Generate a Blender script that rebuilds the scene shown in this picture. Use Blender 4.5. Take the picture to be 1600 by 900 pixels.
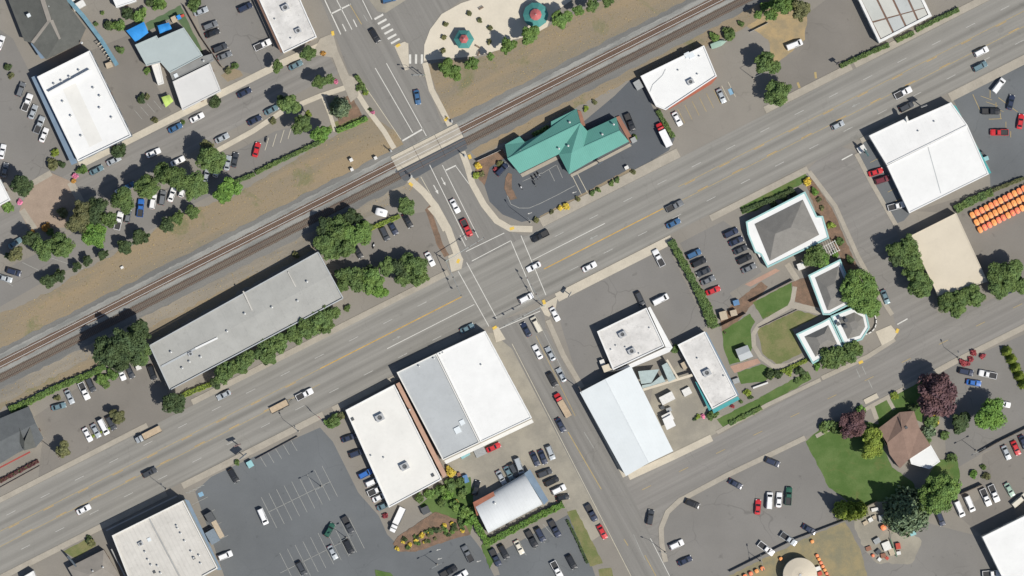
import bpy, bmesh, math, random
import numpy as np
from mathutils import Vector, Matrix
random.seed(7); rng = np.random.default_rng(7)
sc = bpy.context.scene
C = sc.collection
for o in list(bpy.data.objects): bpy.data.objects.remove(o)
R = math.radians
S = 0.2            # metres per photo pixel (lane dashes repeat every 12.2 m)
H = 1500.0         # flying height
# ------------------------------------------------------------------ camera
cd = bpy.data.cameras.new('camera'); cam = bpy.data.objects.new('camera', cd); C.objects.link(cam)
cam.location = (0, 0, H); cd.sensor_width = 36; cd.lens = 36 * H / (1600 * S)
cd.clip_start = 10; cd.clip_end = 4000
sc.camera = cam
# ------------------------------------------------------------------ light
EL = 55.0; SX, SY = 0.80, -0.60          # horizontal direction towards the sun
w = bpy.data.worlds.new('World'); sc.world = w; w.use_nodes = True
wn = w.node_tree.nodes; wl = w.node_tree.links
sky = wn.new('ShaderNodeTexSky'); sky.sky_type = 'NISHITA'; sky.sun_disc = False
sky.sun_elevation = R(EL); sky.sun_rotation = math.atan2(SX, SY)
bg = wn['Background']; bg.inputs[1].default_value = 0.075
wl.new(sky.outputs[0], bg.inputs[0])
sd = bpy.data.lights.new('sun', 'SUN'); sd.energy = 4.1; sd.angle = R(0.5); sd.color = (1.0, 0.955, 0.87)
so = bpy.data.objects.new('sun', sd); C.objects.link(so)
ce = math.cos(R(EL))
so.rotation_euler = Vector((-SX * ce, -SY * ce, -math.sin(R(EL)))).to_track_quat('-Z', 'Y').to_euler()
so.location = (60, -60, 120)
sc.view_settings.view_transform = 'Standard'; sc.view_settings.look = 'None'
sc.view_settings.exposure = 0.14; sc.view_settings.gamma = 1.0

# ------------------------------------------------------------------ helpers
def P(x, y, z=0.0):
    f = 1 - z / H
    return Vector(((x - 800) * S * f, (450 - y) * S * f, z))
def T(c, r, x, y): return (c * 400 + x / 4.0, r * 225 + y / 4.0)
def lin(c):
    return tuple(((v / 255 + 0.055) / 1.055) ** 2.4 if v / 255 > 0.04045 else v / 255 / 12.92 for v in c)
MATS = {}
def new_mat(name):
    m = bpy.data.materials.new(name); m.use_nodes = True; MATS[name] = m
    return m, m.node_tree.nodes, m.node_tree.links, m.node_tree.nodes['Principled BSDF']
def nnoise(n, l, scale, detail=4, vec=None, rough=0.6, dist=0.0):
    t = n.new('ShaderNodeTexNoise'); t.inputs['Scale'].default_value = scale
    t.inputs['Detail'].default_value = detail; t.inputs['Roughness'].default_value = rough
    t.inputs['Distortion'].default_value = dist
    if vec is not None: l.new(vec, t.inputs['Vector'])
    return t.outputs['Fac']
def nmap(n, l, v, a, b, c, d):
    t = n.new('ShaderNodeMapRange'); l.new(v, t.inputs[0])
    for i, q in enumerate((a, b, c, d)): t.inputs[i + 1].default_value = q
    return t.outputs[0]
def nmath(n, l, op, a, b=None):
    t = n.new('ShaderNodeMath'); t.operation = op
    for i, q in enumerate((a, b)):
        if q is None: continue
        if isinstance(q, (int, float)): t.inputs[i].default_value = q
        else: l.new(q, t.inputs[i])
    return t.outputs[0]
def nscale(n, l, col, f):
    t = n.new('ShaderNodeVectorMath'); t.operation = 'SCALE'
    if isinstance(col, tuple): t.inputs[0].default_value = col[:3]
    else: l.new(col, t.inputs[0])
    l.new(f, t.inputs['Scale']); return t.outputs[0]
def nmix(n, l, f, a, b):
    t = n.new('ShaderNodeMix'); t.data_type = 'RGBA'
    if isinstance(f, (int, float)): t.inputs[0].default_value = f
    else: l.new(f, t.inputs[0])
    for i, q in ((6, a), (7, b)):
        if isinstance(q, tuple): t.inputs[i].default_value = (*q[:3], 1)
        else: l.new(q, t.inputs[i])
    return t.outputs[2]
def M(name, col, rough=0.8, var=0.12, scale=0.4, spec=0.25, metal=0.0, fine=0.0, rnd=0.0):
    """plain procedural surface: colour varied by world-space noise (wear) and by object"""
    if name in MATS: return MATS[name]
    m, n, l, b = new_mat(name)
    g = n.new('ShaderNodeNewGeometry').outputs['Position']
    f = nmap(n, l, nnoise(n, l, scale, 5, g), 0.25, 0.75, 1 - var, 1 + var)
    if fine:
        f = nmath(n, l, 'MULTIPLY', f, nmap(n, l, nnoise(n, l, scale * 9, 3, g), 0.25, 0.75, 1 - fine, 1 + fine))
    if rnd:
        oi = n.new('ShaderNodeObjectInfo').outputs['Random']
        f = nmath(n, l, 'MULTIPLY', f, nmap(n, l, oi, 0, 1, 1 - rnd, 1 + rnd))
    l.new(nscale(n, l, col, f), b.inputs['Base Color'])
    b.inputs['Roughness'].default_value = rough; b.inputs['Metallic'].default_value = metal
    b.inputs['Specular IOR Level'].default_value = spec
    return m
def asphalt(name, col, streak=None, big=0.10, fine=0.07, crack=0.35, stain=0.25, cscale=0.07, lane=0.0):
    m, n, l, b = new_mat(name)
    g = n.new('ShaderNodeNewGeometry').outputs['Position']
    f = nmap(n, l, nnoise(n, l, 0.045, 5, g), 0.25, 0.75, 1 - big, 1 + big)
    f = nmath(n, l, 'MULTIPLY', f, nmap(n, l, nnoise(n, l, 2.2, 4, g, 0.75), 0.2, 0.8, 1 - fine, 1 + fine))
    sp = nmap(n, l, nnoise(n, l, 0.33, 3, g, 0.5), 0.66, 0.74, 0, stain)
    f = nmath(n, l, 'MULTIPLY', f, nmath(n, l, 'SUBTRACT', 1.0, sp))
    if crack:
        wv = n.new('ShaderNodeVectorMath'); wv.operation = 'ADD'
        nt = n.new('ShaderNodeTexNoise'); nt.inputs['Scale'].default_value = 0.15; l.new(g, nt.inputs['Vector'])
        sv = n.new('ShaderNodeVectorMath'); sv.operation = 'SCALE'; l.new(nt.outputs['Color'], sv.inputs[0]); sv.inputs['Scale'].default_value = 5
        l.new(g, wv.inputs[0]); l.new(sv.outputs[0], wv.inputs[1])
        v = n.new('ShaderNodeTexVoronoi'); v.feature = 'DISTANCE_TO_EDGE'; v.inputs['Scale'].default_value = cscale
        l.new(wv.outputs[0], v.inputs['Vector'])
        cr = nmap(n, l, v.outputs['Distance'], 0.0, 0.008, crack * .6, 0.0)
        cr = nmath(n, l, 'MULTIPLY', cr, nmap(n, l, nnoise(n, l, 0.05, 2, g), 0.42, 0.6, 0, 1))
        f = nmath(n, l, 'MULTIPLY', f, nmath(n, l, 'SUBTRACT', 1.0, cr))
    if streak is not None:
        mp = n.new('ShaderNodeMapping'); mp.vector_type = 'TEXTURE'; mp.inputs['Rotation'].default_value = (0, 0, streak)
        l.new(g, mp.inputs['Vector'])
        m2 = n.new('ShaderNodeMapping'); m2.inputs['Scale'].default_value = (0.012, 0.55, 1); l.new(mp.outputs[0], m2.inputs['Vector'])
        s1 = nmap(n, l, nnoise(n, l, 1.0, 4, m2.outputs[0]), 0.25, 0.75, 0.80, 1.15)
        f = nmath(n, l, 'MULTIPLY', f, s1)
        if lane:
            sx = n.new('ShaderNodeSeparateXYZ'); l.new(mp.outputs[0], sx.inputs[0])
            y = nmath(n, l, 'ADD', sx.outputs['Y'], lane)
            c1 = nmath(n, l, 'COSINE', nmath(n, l, 'MULTIPLY', y, 2 * math.pi / 3.55))
            m3 = n.new('ShaderNodeMapping'); m3.inputs['Scale'].default_value = (0.006, 0.11, 1); l.new(mp.outputs[0], m3.inputs['Vector'])
            amp = nmap(n, l, nnoise(n, l, 1.0, 2, m3.outputs[0]), 0.35, 0.65, 0.03, 0.24)
            f = nmath(n, l, 'MULTIPLY', f, nmath(n, l, 'SUBTRACT', 1.0, nmath(n, l, 'MULTIPLY', nmap(n, l, c1, -0.2, 1, 0, 1), amp)))
    l.new(nscale(n, l, col, f), b.inputs['Base Color'])
    b.inputs['Roughness'].default_value = 0.9; b.inputs['Specular IOR Level'].default_value = 0.15
    return m
def soil(name, c1, c2, scale=0.12, c3=None, streak=None, fine=0.15, t=(0.4, 0.6)):
    m, n, l, b = new_mat(name)
    g = n.new('ShaderNodeNewGeometry').outputs['Position']; vec = g
    if streak is not None:
        mp = n.new('ShaderNodeMapping'); mp.vector_type = 'TEXTURE'; mp.inputs['Rotation'].default_value = (0, 0, streak); l.new(g, mp.inputs['Vector'])
        m2 = n.new('ShaderNodeMapping'); m2.inputs['Scale'].default_value = (0.14, 1, 1); l.new(mp.outputs[0], m2.inputs['Vector']); vec = m2.outputs[0]
    col = nmix(n, l, nmap(n, l, nnoise(n, l, scale, 6, vec, 0.65), t[0], t[1], 0, 1), c1, c2)
    if c3:
        col = nmix(n, l, nmap(n, l, nnoise(n, l, scale * 0.6, 5, g, 0.7, 1.0), 0.56, 0.66, 0, 0.8), col, c3)
    f = nmap(n, l, nnoise(n, l, 2.5, 5, g, 0.8), 0.2, 0.8, 1 - fine, 1 + fine)
    l.new(nscale(n, l, col, f), b.inputs['Base Color'])
    b.inputs['Roughness'].default_value = 0.95; b.inputs['Specular IOR Level'].default_value = 0.05
    return m
def leafmat(name, col):
    m, n, l, b = new_mat(name)
    g = n.new('ShaderNodeNewGeometry').outputs['Position']
    f = nmap(n, l, nnoise(n, l, 0.9, 4, g, 0.7), 0.25, 0.75, 0.78, 1.62)
    oi = n.new('ShaderNodeObjectInfo').outputs['Random']
    f = nmath(n, l, 'MULTIPLY', f, nmap(n, l, oi, 0, 1, 0.86, 1.14))
    c2 = (col[0] * 1.16, col[1] * 1.06, col[2] * 0.9)
    cc = nmix(n, l, nmap(n, l, nnoise(n, l, 0.35, 2, g), 0.35, 0.65, 0, 1), col, c2)
    l.new(nscale(n, l, cc, f), b.inputs['Base Color'])
    b.inputs['Roughness'].default_value = 0.75; b.inputs['Specular IOR Level'].default_value = 0.2
    return m
def roofmat(name, col, dirt=0.10, seam=None, ang=0.0, seamw=0.06, seamd=0.12):
    m, n, l, b = new_mat(name)
    g = n.new('ShaderNodeNewGeometry').outputs['Position']
    f = nmap(n, l, nnoise(n, l, 0.16, 6, g, 0.7), 0.3, 0.72, 1.03, 1 - dirt)
    f = nmath(n, l, 'MULTIPLY', f, nmap(n, l, nnoise(n, l, 0.9, 4, g, 0.7), 0.55, 0.8, 1, 1 - dirt))
    if seam:
        mp = n.new('ShaderNodeMapping'); mp.vector_type = 'TEXTURE'; mp.inputs['Rotation'].default_value = (0, 0, ang); l.new(g, mp.inputs['Vector'])
        sx = n.new('ShaderNodeSeparateXYZ'); l.new(mp.outputs[0], sx.inputs[0])
        fr = nmath(n, l, 'FRACT', nmath(n, l, 'DIVIDE', sx.outputs['X'], seam))
        ln = nmath(n, l, 'LESS_THAN', fr, seamw)
        f = nmath(n, l, 'MULTIPLY', f, nmath(n, l, 'SUBTRACT', 1.0, nmath(n, l, 'MULTIPLY', ln, seamd)))
    l.new(nscale(n, l, col, f), b.inputs['Base Color'])
    b.inputs['Roughness'].default_value = 0.7; b.inputs['Specular IOR Level'].default_value = 0.2
    return m

def mesh_obj(name, verts, faces, mat, parent=None, smooth=False):
    me = bpy.data.meshes.new(name); me.from_pydata([tuple(v) for v in verts], [], faces); me.update()
    if mat: me.materials.append(mat)
    if smooth:
        for p in me.polygons: p.use_smooth = True
    o = bpy.data.objects.new(name, me); C.objects.link(o)
    if parent: o.parent = parent
    return o
def inst(name, me, parent=None, mat=None, loc=None, rot=None, scale=None):
    o = bpy.data.objects.new(name, me); C.objects.link(o)
    if parent: o.parent = parent
    if loc is not None: o.location = loc
    if rot is not None: o.rotation_euler = rot
    if scale is not None: o.scale = scale
    if mat is not None:
        o.material_slots[0].link = 'OBJECT'; o.material_slots[0].material = mat
    return o
def tag(o, label, cat, group=None, kind=None):
    o['label'] = label; o['category'] = cat
    if group: o['group'] = group
    if kind: o['kind'] = kind
    return o
def empty(name, loc, rz=0.0):
    o = bpy.data.objects.new(name, None); C.objects.link(o); o.location = loc; o.rotation_euler = (0, 0, rz); o.empty_display_size = 0.5
    return o
class MB:
    def __init__(s): s.v = []; s.f = []
    def box(s, x0, x1, y0, y1, z0, z1, m=None):
        b = len(s.v)
        q = [(x0, y0, z0), (x1, y0, z0), (x1, y1, z0), (x0, y1, z0), (x0, y0, z1), (x1, y0, z1), (x1, y1, z1), (x0, y1, z1)]
        if m: q = [tuple(m @ Vector(p)) for p in q]
        s.v += q
        s.f += [tuple(b + i for i in f) for f in ((3, 2, 1, 0), (4, 5, 6, 7), (0, 1, 5, 4), (1, 2, 6, 5), (2, 3, 7, 6), (3, 0, 4, 7))]
        return s
    def tube(s, a, b, r0, r1=None, n=8):
        a = Vector(a); b = Vector(b); r1 = r0 if r1 is None else r1
        d = (b - a).normalized(); u = d.orthogonal().normalized(); v = d.cross(u); k = len(s.v)
        for p, r in ((a, r0), (b, r1)):
            for i in range(n):
                t = 2 * math.pi * i / n; s.v.append(tuple(p + u * math.cos(t) * r + v * math.sin(t) * r))
        for i in range(n):
            j = (i + 1) % n; s.f.append((k + i, k + j, k + n + j, k + n + i))
        s.f.append(tuple(range(k + n - 1, k - 1, -1))); s.f.append(tuple(range(k + n, k + 2 * n)))
        return s
    def lathe(s, prof, n=12, c=(0, 0)):
        k = len(s.v)
        for r, z in prof:
            for i in range(n):
                t = 2 * math.pi * i / n; s.v.append((c[0] + r * math.cos(t), c[1] + r * math.sin(t), z))
        for a in range(len(prof) - 1):
            for i in range(n):
                j = (i + 1) % n; s.f.append((k + a * n + i, k + a * n + j, k + (a + 1) * n + j, k + (a + 1) * n + i))
        s.f.append(tuple(range(k + n - 1, k - 1, -1)))
        e = k + (len(prof) - 1) * n; s.f.append(tuple(range(e, e + n)))
        return s
    def mesh(s, name, mat=None):
        me = bpy.data.meshes.new(name); me.from_pydata(s.v, [], s.f); me.update()
        if mat: me.materials.append(mat)
        return me
    def obj(s, name, mat, parent=None): return inst(name, s.mesh(name, mat), parent)
def ccw(p):
    a = sum(p[i][0] * p[(i + 1) % len(p)][1] - p[(i + 1) % len(p)][0] * p[i][1] for i in range(len(p)))
    return list(p) if a > 0 else list(reversed(p))
def offset_poly(p, d):
    """inset a ccw xy polygon by d metres"""
    out = []; n = len(p)
    for i in range(n):
        a, b, c = Vector(p[i - 1][:2]), Vector(p[i][:2]), Vector(p[(i + 1) % n][:2])
        e1 = (b - a).normalized(); e2 = (c - b).normalized()
        n1 = Vector((-e1.y, e1.x)); n2 = Vector((-e2.y, e2.x)); bis = n1 + n2
        k = max(0.35, bis.length_squared / 2)
        out.append(b + bis * (d / k))
    return out
def roughen(pts, amp, step):
    out = []; n = len(pts)
    for i in range(n):
        a = Vector(pts[i]); b = Vector(pts[(i + 1) % n]); L = (b - a).length; k = max(1, int(L / step))
        d = (b - a).normalized() if L else Vector((0, 0)); nn = Vector((-d.y, d.x))
        for j in range(k):
            q = a + (b - a) * (j / k)
            if j: q = q + nn * random.uniform(-amp, amp)
            out.append((q.x, q.y))
    return out
_lz = {}
def sheet(name, pts, mat, layer, label=None, cat='ground', parent=None, rough=0, step=6, up=0.0):
    """flat piece of the setting from photo pixels; up > 0 gives it a kerb"""
    if rough: pts = roughen(pts, rough, step)
    k = _lz.get(layer, 0); _lz[layer] = k + 1
    z = layer * 0.006 + (k % 14) * 0.0004 + up
    q = ccw([tuple(P(*p))[:2] for p in pts]); n = len(q)
    if up:
        v = [(x, y, 0.0) for x, y in q] + [(x, y, z) for x, y in q]
        f = [tuple(range(n, 2 * n))] + [(i, (i + 1) % n, n + (i + 1) % n, n + i) for i in range(n)]
    else:
        v = [(x, y, z) for x, y in q]; f = [tuple(range(n))]
    o = mesh_obj(name, v, f, mat, parent)
    if parent is None:
        o['kind'] = 'structure'
        if label: o['label'] = label; o['category'] = cat
    return o
def strip_pts(pts, wd):
    L = []; Rr = []; n = len(pts)
    for i in range(n):
        a = Vector(pts[max(0, i - 1)]); b = Vector(pts[min(n - 1, i + 1)]); d = (b - a).normalized(); nn = Vector((-d.y, d.x)) * wd / 2
        p = Vector(pts[i]); L.append(tuple(p + nn)); Rr.append(tuple(p - nn))
    return L + Rr[::-1]
def strip(name, pts, wd, *a, **k): return sheet(name, strip_pts(pts, wd), *a, **k)
MARKZ = 0.042
def line(parent, a, b, mat, wd=0.8, name='painted_line', z=MARKZ):
    pts = ccw([tuple(P(*p))[:2] for p in strip_pts([a, b], wd)])
    return mesh_obj(name, [(x, y, z) for x, y in pts], [(0, 1, 2, 3)], mat, parent)
def markpoly(parent, pts, mat, name, z=MARKZ):
    q = ccw([tuple(P(*p))[:2] for p in pts])
    return mesh_obj(name, [(x, y, z) for x, y in q], [tuple(range(len(q)))], mat, parent)
def arrow(parent, x, y, ang, mat, s=1.0):
    c, sn = math.cos(R(ang)), -math.sin(R(ang))
    sh = [(-9, -.8), (2, -.8), (2, -2.6), (9, 0), (2, 2.6), (2, .8), (-9, .8)]
    return markpoly(parent, [(x + s * (a * c - b * sn), y + s * (a * sn + b * c)) for a, b in sh], mat, 'arrow_marking')
PENDING = []      # (root, base label, anchor phrase, anchor pixel, pixel)
ORD = ['nearest', 'second from', 'third from', 'fourth from', 'fifth from', 'sixth from', 'seventh from', 'eighth from', 'ninth from', 'tenth from', 'eleventh from', 'twelfth from']
def finish_labels():
    by = {}
    for r in PENDING: by.setdefault(r[1], []).append(r)
    for lab, rs in by.items():
        if len(rs) == 1: rs[0][0]['label'] = lab; continue
        rs.sort(key=lambda r: (r[4][0] - r[3][0]) ** 2 + (r[4][1] - r[3][1]) ** 2)
        for i, r in enumerate(rs):
            r[0]['label'] = lab + ', %s the %s' % (ordinal(i), r[2])
def ordinal(i):
    if i < 12: return ORD[i]
    n = i + 1; return '%d%s from' % (n, {1: 'st', 2: 'nd', 3: 'rd'}.get(n % 10 if n not in (11, 12, 13) else 0, 'th'))
# ------------------------------------------------------------------ ground materials
AANG = math.atan(0.508)                     # the highway runs 27 degrees up to the right
m_base = asphalt('pale_lot', (0.225, 0.208, 0.182), big=0.12, crack=0.25, stain=0.12)
m_road = asphalt('highway_asphalt', (0.245, 0.236, 0.215), streak=AANG, big=0.06, crack=0.15, lane=0.55, stain=0.1)
m_street = asphalt('street_asphalt', (0.215, 0.205, 0.19), streak=AANG, big=0.08, crack=0.3, stain=0.12)
m_cross = asphalt('cross_street_asphalt', (0.205, 0.197, 0.182), streak=R(-61), big=0.07, crack=0.25, stain=0.12)
m_dark = asphalt('dark_lot', (0.128, 0.136, 0.142), big=0.16, crack=0.3, stain=0.2)
m_drive = asphalt('fresh_lot', (0.098, 0.106, 0.116), big=0.12, crack=0.15, stain=0.2)
m_mid = asphalt('worn_lot', (0.19, 0.182, 0.17), big=0.12, crack=0.42, stain=0.2, cscale=0.05)
m_brownlot = asphalt('brownish_lot', (0.19, 0.176, 0.157), big=0.14, crack=0.3, stain=0.2)
m_sand = soil('sandy_yard', (0.315, 0.29, 0.238), (0.245, 0.228, 0.192), 0.1, fine=0.1)
m_grass_dry = soil('dry_grass', (0.27, 0.212, 0.138), (0.215, 0.185, 0.138), 0.10, (0.165, 0.165, 0.088), streak=AANG, fine=0.22)
m_gravel = soil('grey_gravel', (0.19, 0.185, 0.172), (0.145, 0.145, 0.14), 0.16, streak=AANG, fine=0.25)
m_tanbed = soil('tan_gravel', (0.27, 0.238, 0.19), (0.19, 0.175, 0.15), 0.12, streak=AANG, fine=0.2)
m_ballast_l = soil('pale_ballast', (0.285, 0.282, 0.262), (0.19, 0.192, 0.182), 0.4, streak=AANG, fine=0.28)
m_ballast_b = soil('rusty_ballast', (0.135, 0.088, 0.066), (0.175, 0.125, 0.095), 0.5, streak=AANG, fine=0.3)
m_ballast_d = soil('dark_ballast', (0.165, 0.15, 0.125), (0.125, 0.118, 0.108), 0.5, streak=AANG, fine=0.3)
m_lawn = soil('green_lawn', (0.076, 0.13, 0.038), (0.108, 0.16, 0.055), 0.18, (0.13, 0.145, 0.055), fine=0.2)
m_lawn2 = soil('yellow_lawn', (0.135, 0.155, 0.062), (0.19, 0.18, 0.088), 0.25, fine=0.25)
m_turf = soil('play_turf', (0.085, 0.135, 0.07), (0.105, 0.15, 0.08), 0.3, fine=0.08)
m_mulch = soil('bark_mulch', (0.215, 0.142, 0.10), (0.150, 0.108, 0.08), 0.5, fine=0.3)
m_walk = M('pale_concrete', (0.47, 0.425, 0.345), 0.9, 0.10, 0.25, 0.1, fine=0.07)
m_walk2 = M('worn_concrete', (0.335, 0.305, 0.255), 0.9, 0.13, 0.25, 0.1, fine=0.08)
m_plaza = M('plaza_concrete', (0.56, 0.51, 0.42), 0.9, 0.06, 0.2, 0.1, fine=0.04)
m_brick = M('brick_paving', (0.30, 0.235, 0.185), 0.9, 0.12, 0.3, 0.1, fine=0.12)
m_pink = M('red_paving', (0.36, 0.235, 0.18), 0.9, 0.12, 0.4, 0.1, fine=0.1)
m_dash = M('faded_dash_paint', (0.40, 0.395, 0.37), 0.8, 0.2, 1.2, 0.1)
m_white = M('white_road_paint', (0.56, 0.55, 0.51), 0.8, 0.14, 1.2, 0.1)
m_cream = M('faded_cream_paint', (0.50, 0.46, 0.36), 0.8, 0.2, 1.2, 0.1)
m_faint = M('worn_white_paint', (0.30, 0.30, 0.28), 0.85, 0.25, 1.0, 0.1)
m_yellow = M('yellow_road_paint', (0.45, 0.29, 0.09), 0.8, 0.25, 0.5, 0.1)
m_yfaint = M('worn_yellow_paint', (0.36, 0.28, 0.14), 0.8, 0.2, 0.8, 0.1)
m_blue_p = M('blue_road_paint', (0.20, 0.34, 0.46), 0.8, 0.2, 1.0, 0.1)
m_tact = M('yellow_tactile', (0.62, 0.43, 0.09), 0.8, 0.1, 1.0, 0.1)
def A0(x, off=0): return 830.1 - 0.508 * x + off
def band(x0, x1, o0, o1): return [(x0, A0(x0, o0)), (x1, A0(x1, o0)), (x1, A0(x1, o1)), (x0, A0(x0, o1))]
def TB(x, off=0): return 569 - 0.508 * x + off      # the main railway track

# ------------------------------------------------------------------ ground and yards
sheet('ground', [(-900, -900), (2500, -900), (2500, 1800), (-900, 1800)], m_base, 0, 'pale grey asphalt ground between the buildings')
ls = lambda n, p, m, lay, lab, c='parking lot', **k: sheet(n, p, m, lay, lab, c, **k)
lot_sw = ls('parking_lot', [(305, 768), (330, 745), (400, 712), (500, 668), (520, 690), (560, 770), (592, 806), (605, 835), (618, 848), (660, 846), (735, 836), (752, 858), (772, 900), (900, 875), (915, 900), (940, 960), (300, 960), (352, 905)], m_dark, 1, 'large blue-grey asphalt parking lot with painted bays')
lot_sw2 = ls('parking_lot', [(772, 868), (895, 800), (932, 905), (945, 960), (800, 960)], m_dark, 2, 'dark asphalt parking lot below the green hedge')
lot_teal = ls('parking_lot', [(757, 265), (775, 252), (792, 243), (900, 200), (960, 150), (985, 125), (1003, 128), (1020, 168), (1055, 215), (1045, 235), (1000, 262), (900, 310), (845, 340), (815, 347), (785, 335), (765, 315), (757, 290)], m_drive, 2, 'dark drive-through lot round the teal-roofed restaurant')
lot_ne = ls('parking_lot', [(1487, 152), (1520, 135), (1560, 110), (1640, 70), (1640, 262), (1548, 298), (1546, 262)], m_dark, 1, 'dark asphalt lot with yellow bay lines beside white store')
lot_f = ls('parking_lot', [(1340, 238), (1357, 212), (1422, 334), (1412, 345), (1398, 350)], m_dark, 1, 'narrow dark asphalt lot along the white store')
lot_h = ls('parking_lot', [(500, 400), (545, 372), (585, 355), (640, 335), (668, 330), (685, 365), (690, 385), (665, 415), (600, 425), (540, 420)], m_brownlot, 2, 'small asphalt lot beside the grey-roofed hall')
lot_d = ls('parking_lot', [(1040, 172), (1120, 122), (1100, 75), (1160, 45), (1200, 62), (1205, 120), (1190, 165), (1060, 232), (1050, 205)], m_base, 2, 'worn lot in front of the white flat-roofed shop')
lot_e = ls('parking_lot', [(1250, 30), (1290, 0), (1345, -10), (1375, 70), (1330, 100), (1215, 160), (1205, 120), (1225, 85), (1258, 60)], m_brownlot, 1, 'brownish open lot beside the panel-roofed building')
lot_m = ls('parking_lot', [(865, 470), (1045, 380), (1052, 402), (1105, 510), (1060, 535), (1050, 545), (1000, 570), (935, 600), (905, 600)], m_mid, 1, 'oil-stained lot round the square white shop')
lot_s = ls('parking_lot', [(1062, 380), (1130, 345), (1160, 365), (1190, 425), (1140, 458), (1170, 500), (1130, 512)], m_mid, 1, 'parking lot beside the turquoise-trimmed house')
lot_se = ls('parking_lot', [(1040, 800), (1062, 780), (1137, 740), (1256, 686), (1300, 760), (1345, 810), (1400, 800), (1460, 820), (1530, 838), (1570, 905), (1575, 960), (1020, 960), (1040, 900), (1036, 840)], m_mid, 1, 'wide worn asphalt lot behind the lawn house')
ls('parking_lot', [(1430, 600), (1480, 575), (1640, 505), (1640, 680), (1540, 705), (1480, 740), (1475, 660)], m_mid, 1, 'asphalt lot shaded by the purple-leaved tree')
ls('parking_lot', [(1535, 710), (1640, 660), (1640, 800), (1535, 838), (1490, 800), (1530, 780)], m_brownlot, 2, 'asphalt lot with parked white vans')
ls('yard', [(1430, 330), (1510, 305), (1640, 262), (1640, 440), (1545, 445), (1494, 333)], m_brownlot, 2, 'brown gravel yard of the orange drums', 'yard')
ls('yard', [(760, 520), (782, 520), (800, 539), (935, 803), (940, 835), (918, 850), (885, 795), (850, 790), (740, 820), (720, 770), (700, 725), (690, 720), (770, 640)], m_sand, 1, 'sandy yard behind the large white hall', 'yard')
ls('yard', [(1020, 600), (1060, 570), (1112, 642), (1150, 660), (1055, 712), (1015, 640)], m_sand, 2, 'concrete service yard between two white buildings', 'yard')
ls('yard', [(1130, 905), (1250, 845), (1320, 815), (1345, 860), (1370, 960), (1100, 960)], soil('weedy_yard', (0.27, 0.225, 0.13), (0.2, 0.185, 0.125), 0.2, fine=0.15), 2, 'weedy sandy yard round the white domed tank', 'yard', rough=1.2)
ls('yard', [(1345, 775), (1385, 780), (1420, 830), (1440, 845), (1425, 880), (1370, 880), (1345, 850), (1335, 820)], m_sand, 2, 'sandy storage yard beside the tall pine', 'yard', rough=2)
ls('yard', [(1165, 40), (1215, 15), (1262, 20), (1258, 62), (1228, 88), (1208, 100), (1200, 62)], soil('orange_soil', (0.36, 0.27, 0.15), (0.27, 0.22, 0.14), 0.25, fine=0.15), 3, 'bare tan dirt patch by the trees', 'dirt patch', rough=1.5)
lot_w = ls('parking_lot', [(40, 660), (130, 600), (235, 560), (265, 612), (330, 622), (230, 690), (90, 745), (60, 745), (66, 690)], m_brownlot, 1, 'gravelly lot beside the dark shingled building')
ls('parking_lot', [(300, -10), (402, -10), (443, 84), (400, 118), (340, 100), (318, 70)], m_mid, 1, 'lot between the playground and white building')
ls('parking_lot', [(-10, 40), (20, 60), (50, 120), (122, 255), (90, 300), (30, 290), (-10, 270)], m_mid, 1, 'lot with cars along the big white roof')
ls('parking_lot', [(140, 80), (200, 55), (268, 175), (205, 212)], m_brownlot, 1, 'driveway between two white roofed buildings')
park_row = ls('parking_lot', [(-10, 430), (60, 395), (130, 355), (260, 295), (330, 255), (430, 205), (470, 195), (490, 220), (430, 255), (360, 290), (300, 320), (215, 372), (120, 415), (60, 445), (-10, 485)], m_mid, 1, 'tree-shaded parking strip along the railway')

# ------------------------------------------------------------------ railway corridor
NB = [(-20, 498), (30, 478), (85, 452), (125, 424), (165, 404), (215, 378), (262, 345), (305, 325), (360, 310), (420, 272), (462, 250), (505, 222), (580, 182), (640, 215)]
SB = [(660, 275), (640, 300), (560, 345), (490, 390), (235, 535), (150, 572), (60, 610), (-20, 650)]
sheet('dry_grass_verge', NB + SB, m_grass_dry, 1, 'dry tan grass verge along the railway west of crossing', 'verge', rough=2.2, step=7)
sheet('dry_grass_verge', [(668, 100), (690, 95), (745, 92), (800, 68), (850, 45), (905, 20), (960, -10), (1270, -10), (1200, 22), (1165, 42), (1110, 68), (1000, 122), (985, 125), (900, 168), (790, 222), (745, 246), (715, 215), (690, 165)], m_grass_dry, 3, 'dry tan grass verge along the railway east of crossing', 'verge', rough=1.8, step=7)
def tband(x0, x1, o0, o1): return [(x0, TB(x0, o0)), (x1, TB(x1, o0)), (x1, TB(x1, o1)), (x0, TB(x0, o1))]
bed = sheet('railway_bed', tband(-60, 1700, -24, 40), m_gravel, 4, 'grey gravel bed carrying two parallel railway tracks', 'railway', rough=1.6, step=9)
sheet('gravel_shoulder', tband(-60, 640, 34, 62), m_tanbed, 3, 'tan gravel shoulder south of the tracks', 'shoulder', rough=2.5, step=9)
def tpart(nm, o0, o1, m, z):
    q = ccw([tuple(P(*p))[:2] for p in roughen(tband(-60, 1700, o0, o1), .9, 6)])
    return mesh_obj(nm, [(x, y, z) for x, y in q], [tuple(range(len(q)))], m, bed)
tpart('pale_ballast_strip', -16, -7, m_ballast_l, .031); tpart('pale_ballast_strip', 7, 15, m_ballast_l, .031)
tpart('rusty_ballast_strip', -7, 7, m_ballast_b, .032); tpart('dark_ballast_strip', 15, 29, m_ballast_d, .032)
m_rail = M('steel_rail', (0.55, 0.54, 0.52), 0.45, 0.15, 0.5, 0.5, metal=0.2)
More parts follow.
